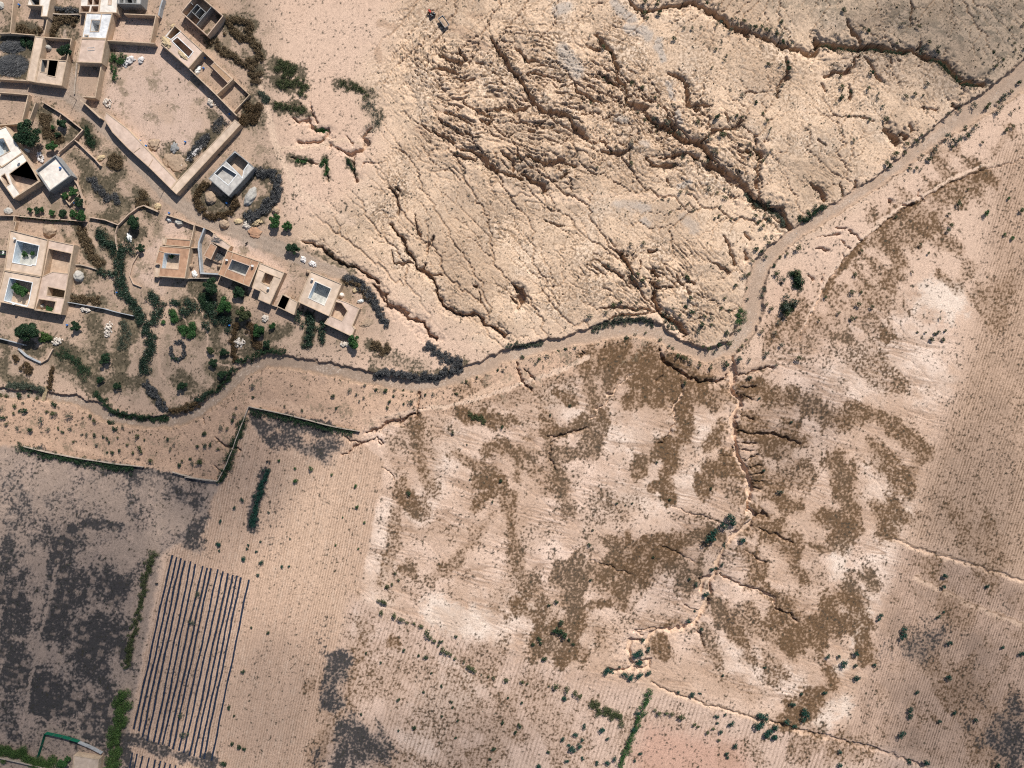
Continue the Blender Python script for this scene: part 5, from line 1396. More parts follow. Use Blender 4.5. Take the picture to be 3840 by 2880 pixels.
# ---- trees
def tree(label, F, x, y, r_, mat='leaf_green', hf=1.3, n=None, name="tree", seed=None, sub=9, leaf=.34, group=None):
    R = L(F, r_)*1.13; hh = max(1.6, R*hf); X_, Y_ = P(F, (x, y), hh*.7); g = gz(X_, Y_); r = np.random.default_rng(seed or int(x*7+y*3+r_))
    root = empty(name, (X_, Y_, g)); tag(root, label, "tree", group)
    bm = bmesh.new()
    def limb(a, b, ra, rb):
        a = Vector(a); b = Vector(b); d = (b-a).normalized(); u = d.orthogonal().normalized(); v = d.cross(u)
        A = [bm.verts.new(a+(u*math.cos(t)+v*math.sin(t))*ra) for t in np.arange(7)*.8976]; B = [bm.verts.new(b+(u*math.cos(t)+v*math.sin(t))*rb) for t in np.arange(7)*.8976]
        for i in range(7): bm.faces.new((A[i], A[(i+1)%7], B[(i+1)%7], B[i]))
        bm.faces.new(B)
    limb((0,0,-.3), (.05*R,0,hh*.42), .10*R+.04, .065*R+.03)
    for i in range(5):
        a = i*1.2566+r.uniform(-.4,.4); limb((.05*R,0,hh*r.uniform(.3,.42)), (R*.55*math.cos(a), R*.55*math.sin(a), hh*r.uniform(.6,.8)), .05*R+.02, .015*R+.01)
    done(bm, "trunk", 'bark', root)
    c = [(0, 0, hh*.68)]; q = [(R*.55, R*.55, hh*.30)]
    for i in range(sub):
        a = r.uniform(0, 6.283); m = R*r.uniform(.35, .78); s = R*r.uniform(.22, .40)
        c.append((m*math.cos(a), m*math.sin(a), hh*r.uniform(.48, .86))); q.append((s, s, s*r.uniform(.6, .9)))
    n = n or int(350+520*R*R)
    link(qmesh("crown", leaves(c, q, min(n, 9000), leaf*(.8+.10*R), r, thin=.65)), "crown", mat, root)
    return root
G, DK, OL = 'leaf_green', 'leaf_dark', 'leaf_olive'
for a in [("large dark spreading tree beside the cream house at the left edge","F3",400,480,200,DK),("round dark tree in the weedy garden under the road","F3",970,340,78,DK),("bright round tree at the lower edge of the weedy garden","F3",790,700,85,G),
 ("small dark tree in the middle of the weedy garden","F3",890,520,42,DK),("tiny round tree left of the garden middle","F3",820,405,34,G),("bright green tree inside the shrub pen","F3",1130,1400,70,G),("green tree at the lower corner of the shrub pen","F3",1020,1470,55,G),("green tree below the shrub pen by the blue barrel","F3",1220,1580,75,DK),
 ("dark green tree filling the corner of the small walled yard","F1",990,775,110,DK),("dark spreading tree below the tan courtyard house at the left edge","F6",390,400,165,DK),("small dark tree beside the blue drum","F6",1175,340,76,DK),
 ("dark bushy tree in the hollow beside the white rubble","F6",1625,850,82,DK),("dark rounded tree at the edge of the terraces","F6",1810,1260,66,DK),("dark tree on the lower slope left of the rounded one","F6",1560,1170,55,DK),
 ("small tree in the stable yard at the left","F6",760,85,62,G),("first garden tree from the left behind the green topped wall","F5",465,110,40,G),("second garden tree behind the green topped wall","F5",580,125,60,DK),("small pale tree next to the second garden tree","F5",655,105,34,G),
 ("leaning green tree in the middle of the garden row","F5",800,150,52,G),("dark tree at the right of the garden row","F5",965,150,72,DK),("feathery green tree at the end of the garden row","F5",1140,165,62,G),("large green tree against the garden wall end","F5",1260,190,92,G),
 ("left clipped tree in the white edged court","F5",390,795,46,G),("right clipped tree in the white edged court","F5",505,790,36,G),("left half of the green trees in the lower court","F5",270,1330,85,G),("right half of the green trees in the lower court","F5",365,1390,85,G),
 ("dark round tree left of the road forecourt","F7",100,330,112,DK),("small dark tree on the forecourt edge","F7",190,712,66,DK),("small tree growing in the orange house court","F7",682,838,38,G),("tall green tree under the grey topped wall","F7",1280,1300,122,DK),
 ("bright green tree in the middle of the cactus garden","F7",1490,1590,118,G),("green tree below the right orange house","F7",1720,1385,98,DK),("round tree at the left of the bare terrace","F8",35,1400,95,DK),("small bright tree on the bare terrace","F8",260,1342,56,G),
 ("bright green tree at the foot of the bent barn","F8",1520,1590,105,G),("olive tree beside the bare terrace","S1",1490,275,90,OL),("dark round tree by the stone heap on the terrace","S1",1690,470,82,G),
 ("small dark tree below the terrace on the wash bank","S1",1800,665,58,DK),("dark tree on the slope above the wash bend","S1",1225,1050,62,DK),("dark leaning tree on the slope","S1",1090,905,58,DK),("dark tree near the small slope path","S1",1250,770,52,DK),("pale olive tree on the slope path","S1",1060,740,52,OL),("dark bush tree above the wash at the terraces","S1",690,1190,62,DK),
 ("green bush tree on the pale plain beside the wash gully head","F8",570,130,95,DK),("green bush by the road stones","F4",1900,1550,80,G),("second green bush by the road stones","F4",2060,1620,60,G),
 ("green tree in the field hut yard","T2",440,1640,38,G),("green tree beside the field hut","T2",480,1600,24,G)]: tree(*a)
print('trees done')

# ---- ground plants nobody could count
def scatter(name, label, cat, pos, size, leafn, mat, seed, thin=.4, leaf=.5, hz=.8):
    r = np.random.default_rng(seed); n = len(pos)
    d = r.normal(size=(n, leafn, 3)); d /= np.linalg.norm(d, axis=2)[..., None]; d[..., 2] = np.abs(d[..., 2])*hz
    s = size[:, None, None]; p = np.concatenate([pos, gzv(pos[:, 0], pos[:, 1])[:, None]], 1)[:, None, :] + d*s*r.random((n, leafn, 1))
    a = r.normal(size=p.shape); t = np.cross(d+.4*r.normal(size=p.shape), a); t /= np.linalg.norm(t, axis=2)[..., None]; b = np.cross(t, d)
    t = t*s*leaf*thin; b = b*s*leaf
    V = np.stack([p-t-b*.5, p+t-b*.3, p+t*.4+b*.8, p-t*.6+b*.5], 2).reshape(-1, 3)
    o = link(qmesh(name, V), name, mat); return tag(o, label, cat, kind='stuff')
def draw(n, prob, seed):
    r = np.random.default_rng(seed); x = r.uniform(-200, 200, n); y = r.uniform(-152, 152, n)
    k = r.random(n) < samp(prob, x, y); return np.stack([x[k], y[k]], 1)
free = (1-bank)*(1-road)*(1-.75*village)
p = draw(260000, np.clip(cov*1.1-.08+.10*slope+.05*farmC, 0, 1)*free*sstep(.9,.2,tex)*.75, 1); r = np.random.default_rng(5)
scatter("dry_tufts", "dry brown tufts speckling the slopes and field edges", "ground plants", p, (.08+.22*r.random(len(p))**2.5), 5, 'tuft', 11)
p = draw(110000, np.clip(weed*1.1-.05, 0, 1)*free*sstep(1.0,.2,tex)*.9, 2)
scatter("field_weeds", "dull grey green weeds covering the left hand fields", "ground plants", p, (.15+.45*r.random(len(p))**2), 6, 'weed', 12)
gz_ = sstep(.9, 1.4, GQ)*(1-sstep(1.6, 3.5, GQ))
p = draw(130000, np.clip(bad*(.035+.10*sstep(.0,.4,n12)+.7*gz_)+southbank*.06+greyz*.10+.42*sstep(1.0,1.25,RQ)*(1-sstep(1.3,2.7,RQ))*(1-.6*sstep(-.1,.3,n6)), 0, 1)*(1-bank), 3)
scatter("desert_scrub", "small grey green and brown scrub dotted over the badlands and banks", "ground plants", p, (.2+.6*r.random(len(p))**2.2), 8, 'desert', 13)
p = draw(190000, np.clip(village*.10*sstep(-.1,.4,n6+.5*n20)+und*.75+southbank*.05, 0, 1)*(1-bank)*(1-road), 4)
scatter("village_weeds", "low weeds and scrub on the open ground between the houses", "ground plants", p, (.2+.45*r.random(len(p))**2), 6, 'undergrowth', 14)
p = draw(40000, np.clip((.35*farmB+.16*farmC+.18*farmA+.22*plough*sstep(-20,-60,Y))*sstep(-.2,.35,n12+.5*n3), 0, 1), 6)
scatter("field_tufts", "dark green seedlings and tufts between the furrows", "ground plants", p, (.15+.3*r.random(len(p))**2), 5, 'leaf_teal', 15)
print('plants done')
# ------------------------------------------------------------------ things in the fields and yards
ORD = ("first second third fourth fifth sixth seventh eighth ninth tenth eleventh twelfth thirteenth fourteenth fifteenth sixteenth").split()
def strip(F, top, bot, lab, seed, w=.74):
    a = P(F, top); b = P(F, bot); r = np.random.default_rng(seed); n = int(math.hypot(b[0]-a[0], b[1]-a[1])/.8)
    t = np.linspace(0, 1, n); u = Vector((b[0]-a[0], b[1]-a[1])).normalized(); nx, ny = -u.y, u.x
    s = np.linspace(0, 1, n)*n*.8
    off = .10*np.sin(s/6+seed)+.07*np.sin(s/2.3+2*seed)+r.normal(0, .025, n)
    x = a[0]+(b[0]-a[0])*t+nx*off; y = a[1]+(b[1]-a[1])*t+ny*off
    c = (a[0], a[1], gz(*a)); bm = bmesh.new(); rows = []
    for i in range(n):
        ww = w*(.5+r.uniform(-.07, .07)); g = gz(x[i], y[i])-c[2]+.06
        rows.append([bm.verts.new((x[i]+nx*d*ww-c[0], y[i]+ny*d*ww-c[1], g+hh)) for d, hh in ((-1,-.02),(-.85,.09),(0,.13+r.uniform(-.03,.03)),(.85,.09),(1,-.02))])
    for p_, q_ in zip(rows, rows[1:]):
        for i in range(4): bm.faces.new((p_[i], p_[i+1], q_[i+1], q_[i]))
    bm.faces.new(rows[0]); bm.faces.new(rows[-1][::-1])
    o = done(bm, "mulch_strip", 'mulch'); o.location = c
    tag(o, lab, "plastic strip", "black plastic mulch strips")
tops = pts_of("1217,152 1250,168 1280,176 1309,192 1352,198 1382,216 1432,230 1465,243 1494,246 1542,254 1580,268 1615,282 1646,292 1676,298 1705,310 1761,326")
bots = pts_of("948,1384 980,1398 1006,1440 1040,1466 1088,1476 1124,1492 1152,1494 1192,1504 1222,1524 1264,1536 1298,1552 1342,1570 1374,1574 1412,1584 1440,1594 1494,1606")
for i, (a, b) in enumerate(zip(tops, bots)): strip("T2", a, b, "%s from the left of the sixteen long black plastic strips" % ORD[i], i+1)
for i, (a, b) in enumerate(zip(pts_of("938,1550 970,1558 1012,1572 1058,1586 1098,1598 1134,1606 1170,1620 1205,1630 1242,1640"), pts_of("905,1720 938,1720 980,1720 1025,1720 1070,1720 1108,1720 1146,1720 1184,1720 1224,1720"))):
    strip("T2", a, b, "%s from the left of the short strips cut by the bottom edge" % ORD[i], 40+i, .6)

def cyl(bm, c, r0, r1, h, n=14, ax='z'):
    A, B = [], []
    for i in range(n):
        t = 6.28318*i/n; a, b = math.cos(t), math.sin(t)
        if ax == 'z': A.append((c[0]+r0*a, c[1]+r0*b, c[2])); B.append((c[0]+r1*a, c[1]+r1*b, c[2]+h))
        else: A.append((c[0]+r0*a, c[1]-h/2, c[2]+r0*b)); B.append((c[0]+r1*a, c[1]+h/2, c[2]+r1*b))
    A = [bm.verts.new(p) for p in A]; B = [bm.verts.new(p) for p in B]
    for i in range(n): bm.faces.new((A[i], A[(i+1)%n], B[(i+1)%n], B[i]))
    bm.faces.new(B); bm.faces.new(A[::-1])
# tractor and trailer on the worked ground at the top
FR['K'] = (1560, 20, 7.931)
def tractor():
    x, y = P("K", (470, 290)); ang = math.radians(-47)+math.pi       # local +x is the bonnet end
    root = empty("tractor", (x, y, gz(x, y))); root.rotation_euler = (0, 0, ang); tag(root, "red tractor standing in front of the soil trailer", "tractor")
    bm = bmesh.new(); boxm(bm, .75, 0, .75, 1.35, 1.5, .66, 0); boxm(bm, 1.52, 0, .7, 1.25, .1, .6, 0); bmesh.ops.bevel(bm, geom=bm.edges[:], offset=.06, segments=2, affect='EDGES'); done(bm, "bonnet", 'redpaint', root)
    bm = bmesh.new(); boxm(bm, -.1, 0, .45, .85, 2.6, .5, 0); done(bm, "chassis", 'darksteel', root)
    bm = bmesh.new(); boxm(bm, -.55, 0, .85, 1.0, .5, .5, 0); boxm(bm, -.78, 0, 1.0, 1.4, .1, .5, 0); done(bm, "seat", 'rubber', root)
    for s in (-1, 1):
        bm = bmesh.new(); boxm(bm, -.7, s*.62, 1.2, 1.3, 1.0, .42, 0); boxm(bm, -.25, s*.62, .9, 1.3, .1, .42, 0); done(bm, "mudguard", 'greywall', root)
        for px, rr, ww, yy in ((-.75,.68,.42,.72),(1.15,.42,.28,.62)):
            bm = bmesh.new(); cyl(bm, (px, s*yy, rr), rr, rr, ww, 20, 'y'); w_ = done(bm, "wheel", 'rubber', root)
            bm = bmesh.new(); cyl(bm, (px, s*(yy+.02), rr), rr*.5, rr*.5, ww+.02, 14, 'y'); done(bm, "rim", 'redpaint', w_)
    bm = bmesh.new(); cyl(bm, (.15, 0, 1.3), .02, .02, .25, 8); cyl(bm, (.0, 0, 1.52), .2, .2, .04, 14); done(bm, "steering_wheel", 'darksteel', root)
    bm = bmesh.new(); cyl(bm, (.9, .22, 1.3), .04, .04, .8, 8); done(bm, "exhaust_pipe", 'darksteel', root)
tractor()
def trailer():
    x, y = P("K", (835, 520), 1.2); ang = math.radians(-54)
    root = empty("trailer", (x, y, gz(x, y))); root.rotation_euler = (0, 0, ang); tag(root, "steel tipping trailer loaded with soil behind the red tractor", "trailer")
    bm = bmesh.new(); boxm(bm, 0, 0, .75, .9, 4.2, 2.05, 0); done(bm, "bed", 'darksteel', root)
    for s in (-1, 1):
        bm = bmesh.new(); boxm(bm, 0, s*1.0, .9, 1.5, 4.2, .07, 0); done(bm, "side_panel", 'metal', root)
        bm = bmesh.new(); boxm(bm, s*2.1, 0, .9, 1.5, .07, 2.07, 0); done(bm, "end_panel", 'metal', root)
        for px in (-.55, .55):
            bm = bmesh.new(); cyl(bm, (px, s*.85, .4), .4, .4, .26, 18, 'y'); w_ = done(bm, "wheel", 'rubber', root)
            bm = bmesh.new(); cyl(bm, (px, s*.87, .4), .2, .2, .27, 12, 'y'); done(bm, "rim", 'metal', w_)
    bm = bmesh.new(); boxm(bm, -2.7, 0, .6, .72, 1.3, .12, 0); done(bm, "drawbar", 'darksteel', root)
    bm = bmesh.new(); bmesh.ops.create_grid(bm, x_segments=20, y_segments=10, size=1)
    for v in bm.verts:
        px, py = v.co.x, v.co.y; v.co = (px*2.0, py*.95, 1.05+.35*(1-px*px)*(1-py*py)+random.uniform(-.04, .04))
    done(bm, "soil_load", 'load', root)
trailer()
def cart():
    x, y = P("F5", (35, 775), 1.0); root = empty("cart", (x, y, gz(x, y))); root.rotation_euler = (0, 0, math.radians(-4)); tag(root, "green sided cart with pale sacks parked at the left edge", "cart")
    bm = bmesh.new(); boxm(bm, 0, 0, .7, .82, 2.6, 1.5, 0); done(bm, "bed", 'darksteel', root)
    for s in (-1, 1):
        bm = bmesh.new(); boxm(bm, 0, s*.76, .82, 1.2, 2.6, .06, 0); done(bm, "side_panel", 'greenp', root)
        bm = bmesh.new(); cyl(bm, (-.3, s*.62, .36), .36, .36, .2, 16, 'y'); done(bm, "wheel", 'rubber', root)
    bm = bmesh.new(); boxm(bm, 1.8, 0, .6, .7, 1.1, .1, 0); done(bm, "drawbar", 'darksteel', root)
    for i in range(4):
        bm = bmesh.new(); bmesh.ops.create_icosphere(bm, subdivisions=2, radius=.3)
        for v in bm.verts: v.co = (v.co.x*1.2+.2+.25*(i % 2), v.co.y*.8-.5+.33*i, v.co.z*.6+.98)
        o = done(bm, "sack", 'tarp'); o.location = (x, y, gz(x, y)); tag(o, "pale sack lying in the green sided cart", "sack", "sacks in the green cart")
cart()
# satellite dishes
def dish(F, x, y, h, lab, ang=.9):
    px, py = P(F, (x, y), h+.9); g = h; root = empty("satellite_dish", (px, py, g)); root.rotation_euler = (0, 0, ang); tag(root, lab, "satellite dish", "satellite dishes")
    bm = bmesh.new(); rr = .55; rings = []
    for k in range(6):
        a = k/5; rad = rr*a; rings.append([bm.verts.new((rad*math.cos(t), rad*math.sin(t)*.95, .16*a*a)) for t in np.arange(18)*.34907] if k else [bm.verts.new((0,0,0))])
    for i in range(18): bm.faces.new((rings[0][0], rings[1][i], rings[1][(i+1)%18]))
    for k in range(1, 5):
        for i in range(18): bm.faces.new((rings[k][i], rings[k+1][i], rings[k+1][(i+1)%18], rings[k][(i+1)%18]))
    bmesh.ops.solidify(bm, geom=bm.faces[:], thickness=.02)
    bmesh.ops.rotate(bm, verts=bm.verts[:], cent=(0,0,0), matrix=__import__('mathutils').Matrix.Rotation(math.radians(48), 3, 'Y')); bmesh.ops.translate(bm, verts=bm.verts[:], vec=(0,0,.8))
    done(bm, "dish", 'dish', root)
    bm = bmesh.new(); cyl(bm, (-.06,0,0), .035, .035, .8, 8); done(bm, "mount", 'metal', root)
    bm = bmesh.new(); boxm(bm, .42, 0, .95, 1.0, .5, .03, 0); done(bm, "feed_arm", 'metal', root)
for a in (("F5",220,560,3.6,"white dish on the roof of the house with two clipped trees"),("F5",208,1578,3.5,"white dish on the roof below the broad green court tree"),("F7",1530,895,3.2,"white dish left of the dark grey court of the orange house"),("F7",1930,985,3.2,"white dish right of the dark grey court of the orange house"),
          ("F8",185,752,3.2,"white dish on the greyish tan house roof"),("F8",870,610,3.5,"white dish at the corner of the large tan house roof"),("F3",278,940,3.2,"white dish on the cream farmhouse roof")): dish(*a)
# heaps and stacks
def heap(name, label, cat, F, x, y, rx, ry=None, hgt=1.4, mat='straw', ang=0, rough=.12, flat=False, group=None, z=None):
    a = L(F, rx); b = L(F, ry or rx); px, py = P(F, (x, y), hgt*.5 if z is None else z); bm = bmesh.new(); bmesh.ops.create_icosphere(bm, subdivisions=4, radius=1)
    sd = random.uniform(0, 50); V = np.array([v.co[:] for v in bm.verts], np.float32); nz = fbm(V[:,0]*2.2+sd, V[:,1]*2.2+V[:,2], 1.0, 3, 3)
    for v, q in zip(bm.verts, nz):
        k = 1+rough*2.2*float(q); zz = max(v.co.z, -.12); v.co = (v.co.x*a*k, v.co.y*b*k, zz*hgt*k if not flat else (min(zz, .7)/.7)*hgt*k)
    for f in bm.faces: f.smooth = True
    o = done(bm, name, mat); o.location = (px, py, gz(px, py) if z is None else z); o.rotation_euler = (0, 0, ang); return tag(o, label, cat, group)
heap("straw_stack", "round brown straw stack above the tan courtyard house", "straw stack", "F5", 752, 430, 105, 98, 1.8, 'mudstack')
heap("straw_stack", "pale grey round straw stack beside the stables wall", "straw stack", "F5", 1205, 1140, 78, 88, 2.2, 'greystack')
heap("straw_stack", "straw stack inside the round dark hedge", "straw stack", "F4", 1062, 1250, 72, 85, 1.6, 'mudstack')
heap("straw_stack", "long grey capped straw stack beside the curved thorn hedge", "straw stack", "F4", 1580, 1230, 62, 135, 1.5, 'greystack', math.radians(-27))
heap("straw_stack", "brown domed stack at the road edge below the round hedge", "straw stack", "F4", 1240, 1590, 62, 60, 1.7, 'mudstack')
heap("straw_stack", "pale flat stack right of the brown domed stack", "straw stack", "F4", 1425, 1555, 58, 40, .7, 'straw')
heap("stone_heap", "grey speckled stone heap beside the pale flat stack", "heap", "F4", 1535, 1602, 52, 48, .9, 'rubble', rough=.3)
heap("straw_stack", "round brown bush-like stack right of the curved hedge", "straw stack", "F4", 1910, 1412, 48, 48, 1.4, 'mudstack')
heap("earth_heap", "orange earth heap at the end of the road", "heap", "F7", 1970, 465, 100, 85, .5, 'roof_orange', rough=.2)
heap("earth_heap", "olive brown earth heap inside the big compound near the road", "heap", "F4", 330, 560, 70, 80, .9, 'mudstack', rough=.25)
heap("silage_mound", "low weed grown mound in the lower corner of the big compound", "heap", "F4", 610, 790, 165, 110, .35, 'mudstack', math.radians(-30), .2)
heap("straw_stack", "cream straw heap on the roadside by the old field wall", "straw stack", "F4", 385, 1355, 40, 38, .9, 'straw')
heap("straw_stack", "cream rubble bank beside the low crumbling wall", "heap", "F3", 1560, 880, 75, 42, .9, 'straw', .5)
heap("clay_oven", "domed pale clay oven in the barn yard", "oven", "F8", 1325, 855, 42, 40, 1.5, 'roof_pale', rough=.04)
heap("clay_oven", "domed tan clay oven beside the orange courtyard house", "oven", "F7", 972, 990, 38, 38, 1.6, 'mudstack', rough=.04)
heap("clay_oven", "domed tan clay oven at the right orange house corner", "oven", "F7", 1412, 990, 30, 30, 1.4, 'mudstack', rough=.04)
heap("clay_oven", "white domed clay oven in the stable yard corner", "oven", "F5", 715, 1122, 38, 36, 1.5, 'roof_pale', rough=.04)
heap("clay_oven", "white domed oven beside the dark tree in the small yard", "oven", "F1", 745, 735, 45, 45, 1.4, 'greystack', rough=.08)
heap("water_tank", "white rounded tank beside the big dark tree", "tank", "F3", 405, 762, 45, 30, 1.3, 'tarp', -.4, .03)
heap("clay_oven", "pale domed oven in the lower stable yard", "oven", "F6", 650, 30, 40, 40, 1.4, 'greystack', rough=.05)
heap("straw_stack", "round thorn capped stack at the end of the large house forecourt", "straw stack", "F8", 812, 500, 42, 40, 1.2, 'mudstack')
heap("straw_stack", "low grey mound on the left edge above the courtyard house", "heap", "F5", 120, 130, 70, 55, .8, 'greystack')
heap("earth_heap", "olive weedy mound on the track above the barn", "heap", "F8", 1720, 1290, 110, 60, .3, 'mudstack', .4, .25)
heap("earth_heap", "low yellowish mound by the bank at the left edge", "heap", "F1", 10, 80, 45, 60, .8, 'greystack')
heap("straw_pile", "cream straw pile spread on the pale house roof", "straw", "F2", 600, 660, 55, 100, .5, 'straw', math.radians(40), .3, z=3.2)
heap("straw_pile", "second straw pile along the edge of the pale house roof", "straw", "F2", 850, 860, 40, 90, .4, 'straw', math.radians(52), .3, z=3.2)
heap("straw_pile", "small pale heap at the top corner of the pale house roof wall", "straw", "F2", 690, 410, 25, 45, .6, 'straw', -.6, .3)
heap("tarpaulin", "pale tarpaulin heap in the yard with the brown shed", "tarpaulin", "F2", 1078, 1090, 42, 75, .9, 'tarp', math.radians(-28), .2)
heap("tarpaulin", "crumpled white tarpaulin beside the right cactus track", "tarpaulin", "F5", 2005, 540, 38, 70, .8, 'tarp', math.radians(10), .3)
heap("tarpaulin", "white and grey sheet on the shed beside the orange courtyard house", "tarpaulin", "F7", 1030, 1110, 42, 55, .8, 'tarp', .1, .2)
heap("tarpaulin", "grey green covered stack against the wall under the road", "tarpaulin", "F7", 795, 305, 72, 50, 1.3, 'greystack', -.25, .12, True)
heap("tarpaulin", "small pale covered stack left of the grey green one", "tarpaulin", "F7", 640, 265, 40, 32, .9, 'tarp', -.4, .2)
heap("tarpaulin", "dark grey plastic heap inside the big compound", "tarpaulin", "F4", 595, 600, 48, 70, .7, 'concrete', -.3, .3)
heap("feed_trough", "cream cut stone in the barn yard", "trough", "F8", 1535, 785, 36, 36, .7, 'straw', .3, .15, True)
heap("tarpaulin", "grey plastic sheet at the gate beside the barn hedge", "tarpaulin", "F8", 1625, 950, 55, 30, .8, 'tarp', .3, .25)
heap("stone_heap", "pale stone pile on the plain beside the wash gully", "heap", "F8", 880, 370, 60, 45, .6, 'whitestone', -.4, .3)
heap("stone_heap", "second pale stone pile on the plain above it", "heap", "F8", 735, 300, 42, 50, .6, 'whitestone', .4, .3)
for i, a in enumerate((("F1",1995,965,60,95,"white rubble bank under the compound wall","whitestone",-.6),("F2",60,930,55,40,"white rubble heap at the compound wall end","whitestone",0),("F2",210,940,42,45,"pale rounded boulder heap right of the rubble","whitestone",0),("F4",1080,20,60,40,"cream rubble pile in the upper right of the compound","rubble",-.6),("F3",1680,30,60,75,"cream timber and rubble pile by the road corner","rubble",.5),
                      ("F6",1690,400,60,120,"long pale rubble ridge in the hollow","rubble",-.25),("F3",640,880,45,90,"broken white rock bank by the white terrace house","whitestone",.4),("F6",1330,90,80,40,"pale stone scatter below the long thin wall","rubble",-.2),("S1",1440,640,85,60,"pale stone heap on the terrace edge","rubble",.3),
                      ("S1",1780,330,45,40,"round cream stone ring on the bare terrace","rubble",0),("F7",460,60,48,50,"cream rock heap at the road bend","straw",0),("F6",900,580,95,55,"cream rubble below the wall corner","rubble",.3),("F8",1380,1620,70,35,"rubble beside the bright tree under the barn","rubble",0),("F4",1690,1575,70,35,"cream broken branches at the road end","straw",.4))):
    def rub(F, x, y, rx, ry, lab, mat, ang):
        a, b = L(F, rx), L(F, ry); px, py = P(F, (x, y)); r = random.Random(lab); bm = bmesh.new(); g0 = gz(px, py)
        for k in range(int(26+a*b*9)):
            t = r.uniform(0, 6.283); m = math.sqrt(r.random()); s = r.uniform(.14, .5); X0, Y0 = a*m*math.cos(t), b*m*math.sin(t); z = (1-m*m)*.7*min(a, b, 1)
            q = bmesh.ops.create_icosphere(bm, subdivisions=1, radius=s)['verts']
            sx, sy, sz = r.uniform(.6,1.4), r.uniform(.6,1.4), r.uniform(.5,.9)
            for v in q: v.co = (v.co.x*sx*r.uniform(.8,1.2)+X0, v.co.y*sy*r.uniform(.8,1.2)+Y0, v.co.z*sz*r.uniform(.8,1.2)+z+.1)
        o = done(bm, "rubble_heap", mat); o.location = (px, py, g0); o.rotation_euler = (0, 0, ang); tag(o, lab, "rubble")
    F, x, y, rx, ry, lab, mat, ang = a; rub(F, x, y, rx, ry, lab, mat, ang)
def bags():
    px, py = P("F4", (880, 650)); r = random.Random(5); bm = bmesh.new()
    for k in range(170):
        t = r.gauss(0, 1); u = r.gauss(0, .45); d = (t*2.6, t*2.2)
        q = bmesh.ops.create_icosphere(bm, subdivisions=1, radius=r.uniform(.12, .26))['verts']
        for v in q: v.co = (v.co.x*1.2+t*1.55+u*.7, v.co.y+t*1.35-u*.7, v.co.z*.7+.2+.5*math.exp(-u*u*3-t*t*.4))
    o = done(bm, "rubbish_heap", 'whitestone'); o.location = (px, py, gz(px, py)); tag(o, "speckled black and white rubbish heap along the compound storehouse", "rubbish heap")
bags()
thorn("black refuse and scrub around the speckled rubbish heap", "F4", "770,720 860,620 960,520 1050,450", 60, 60, mat='dead', hgt=.9)
thorn("dry scrub along the upper end of the compound storehouse", "F4", "1180,300 1220,220 1120,380", 70, 61, hgt=.5, dens=16, mat='dead')
# brushwood yard: piles of long grey branches
def brush(label, F, x, y, rx, ry, n, seed, hgt=1.0, base=None):
    r = np.random.default_rng(seed); px, py = P(F, (x, y), hgt*.6); a, b = L(F, rx), L(F, ry); g = gz(px, py) if base is None else base
    t = r.uniform(0, 6.283, n); m = np.sqrt(r.random(n)); c = np.stack([a*m*np.cos(t), b*m*np.sin(t), .1+hgt*(1-m*m)*r.random(n)], 1)
    d = r.normal(0, .5, n)+.35*np.sin(c[:,0])+(0 if seed % 2 else .6); l = r.uniform(.5, 1.5, n); u = np.stack([np.cos(d), np.sin(d)*.9, r.normal(0, .12, n)], 1)*l[:, None]; w = np.stack([-np.sin(d), np.cos(d), 0*d], 1)*.055
    V = np.stack([c-u-w, c-u+w, c+u+w*.4, c+u-w*.4], 1).reshape(-1, 3)
    o = link(qmesh("brushwood_pile", V), "brushwood_pile", 'dead'); o.location = (px, py, g); return tag(o, label, "brushwood pile")
brush("grey brushwood pile in the upper half of the walled yard", "F1", 180, 720, 190, 90, 700, 3)
brush("grey brushwood pile in the lower half of the walled yard", "F1", 180, 1010, 240, 170, 1500, 4)
brush("dark branches laid across the reed covered yard", "F7", 1400, 830, 90, 60, 160, 6, .4)
brush("branches lying on the pinkish shed roof", "F7", 1420, 610, 70, 40, 40, 7, .3, 2.65)
thorn("green growth along the top of the brushwood yard", "F1", "330,600 430,680 480,720", 60, 62, mat='leaf_dark', hgt=1.2, thin=.5)
# poles and posts
def pole(F, x, y, h, lab, name="utility_pole", cat="pole", rad=.11, arm=True):
    px, py = P(F, (x, y)); root = empty(name, (px, py, gz(px, py))); tag(root, lab, cat)
    bm = bmesh.new(); cyl(bm, (0,0,-.4), rad, rad*.65, h+.4, 10); done(bm, "pole_shaft", 'wood', root)
    if arm:
        bm = bmesh.new(); boxm(bm, 0, 0, h-.5, h-.4, 1.0, .09, 1.1); done(bm, "cross_arm", 'wood', root)
        for s in (-.42, .42):
            bm = bmesh.new(); cyl(bm, (s*math.cos(1.1), s*math.sin(1.1), h-.4), .05, .035, .16, 8); done(bm, "insulator", 'dish', root)
pole("F1", 1195, 1555, 4.2, "utility pole at the road corner by the big compound")
pole("F4", 465, 1160, 4.2, "utility pole at the lower corner of the big compound")
pole("F6", 1895, 1350, 4.0, "lone utility pole on the slope above the left wash bend")
pole("T3", 1735, 430, 2.2, "leaning post at the end of the field wall", "fence_post", "post", .08, False)
POSTS = pts_of("635,690 715,665 795,640 880,605 960,575 1030,545 1110,515 1195,485 1270,465 1345,430 1500,380 1580,340 1650,320 1740,290 1810,265 1885,245 1970,220 2050,195")
src = None
for i, (x, y) in enumerate(POSTS):
    px, py = P("T4", (x, y))
    if src is None:
        bm = bmesh.new(); cyl(bm, (0,0,-.3), .07, .055, 1.6, 8); src = done(bm, "fence_post", 'wood'); o = src
    else: o = src.copy(); COL.objects.link(o)
    o.location = (px, py, gz(px, py)); o.rotation_euler = (random.uniform(-.15,.15), random.uniform(-.15,.15), 0); tag(o, "thin wooden stake in the broken line of stakes below the wash", "post", "stakes below the wash")
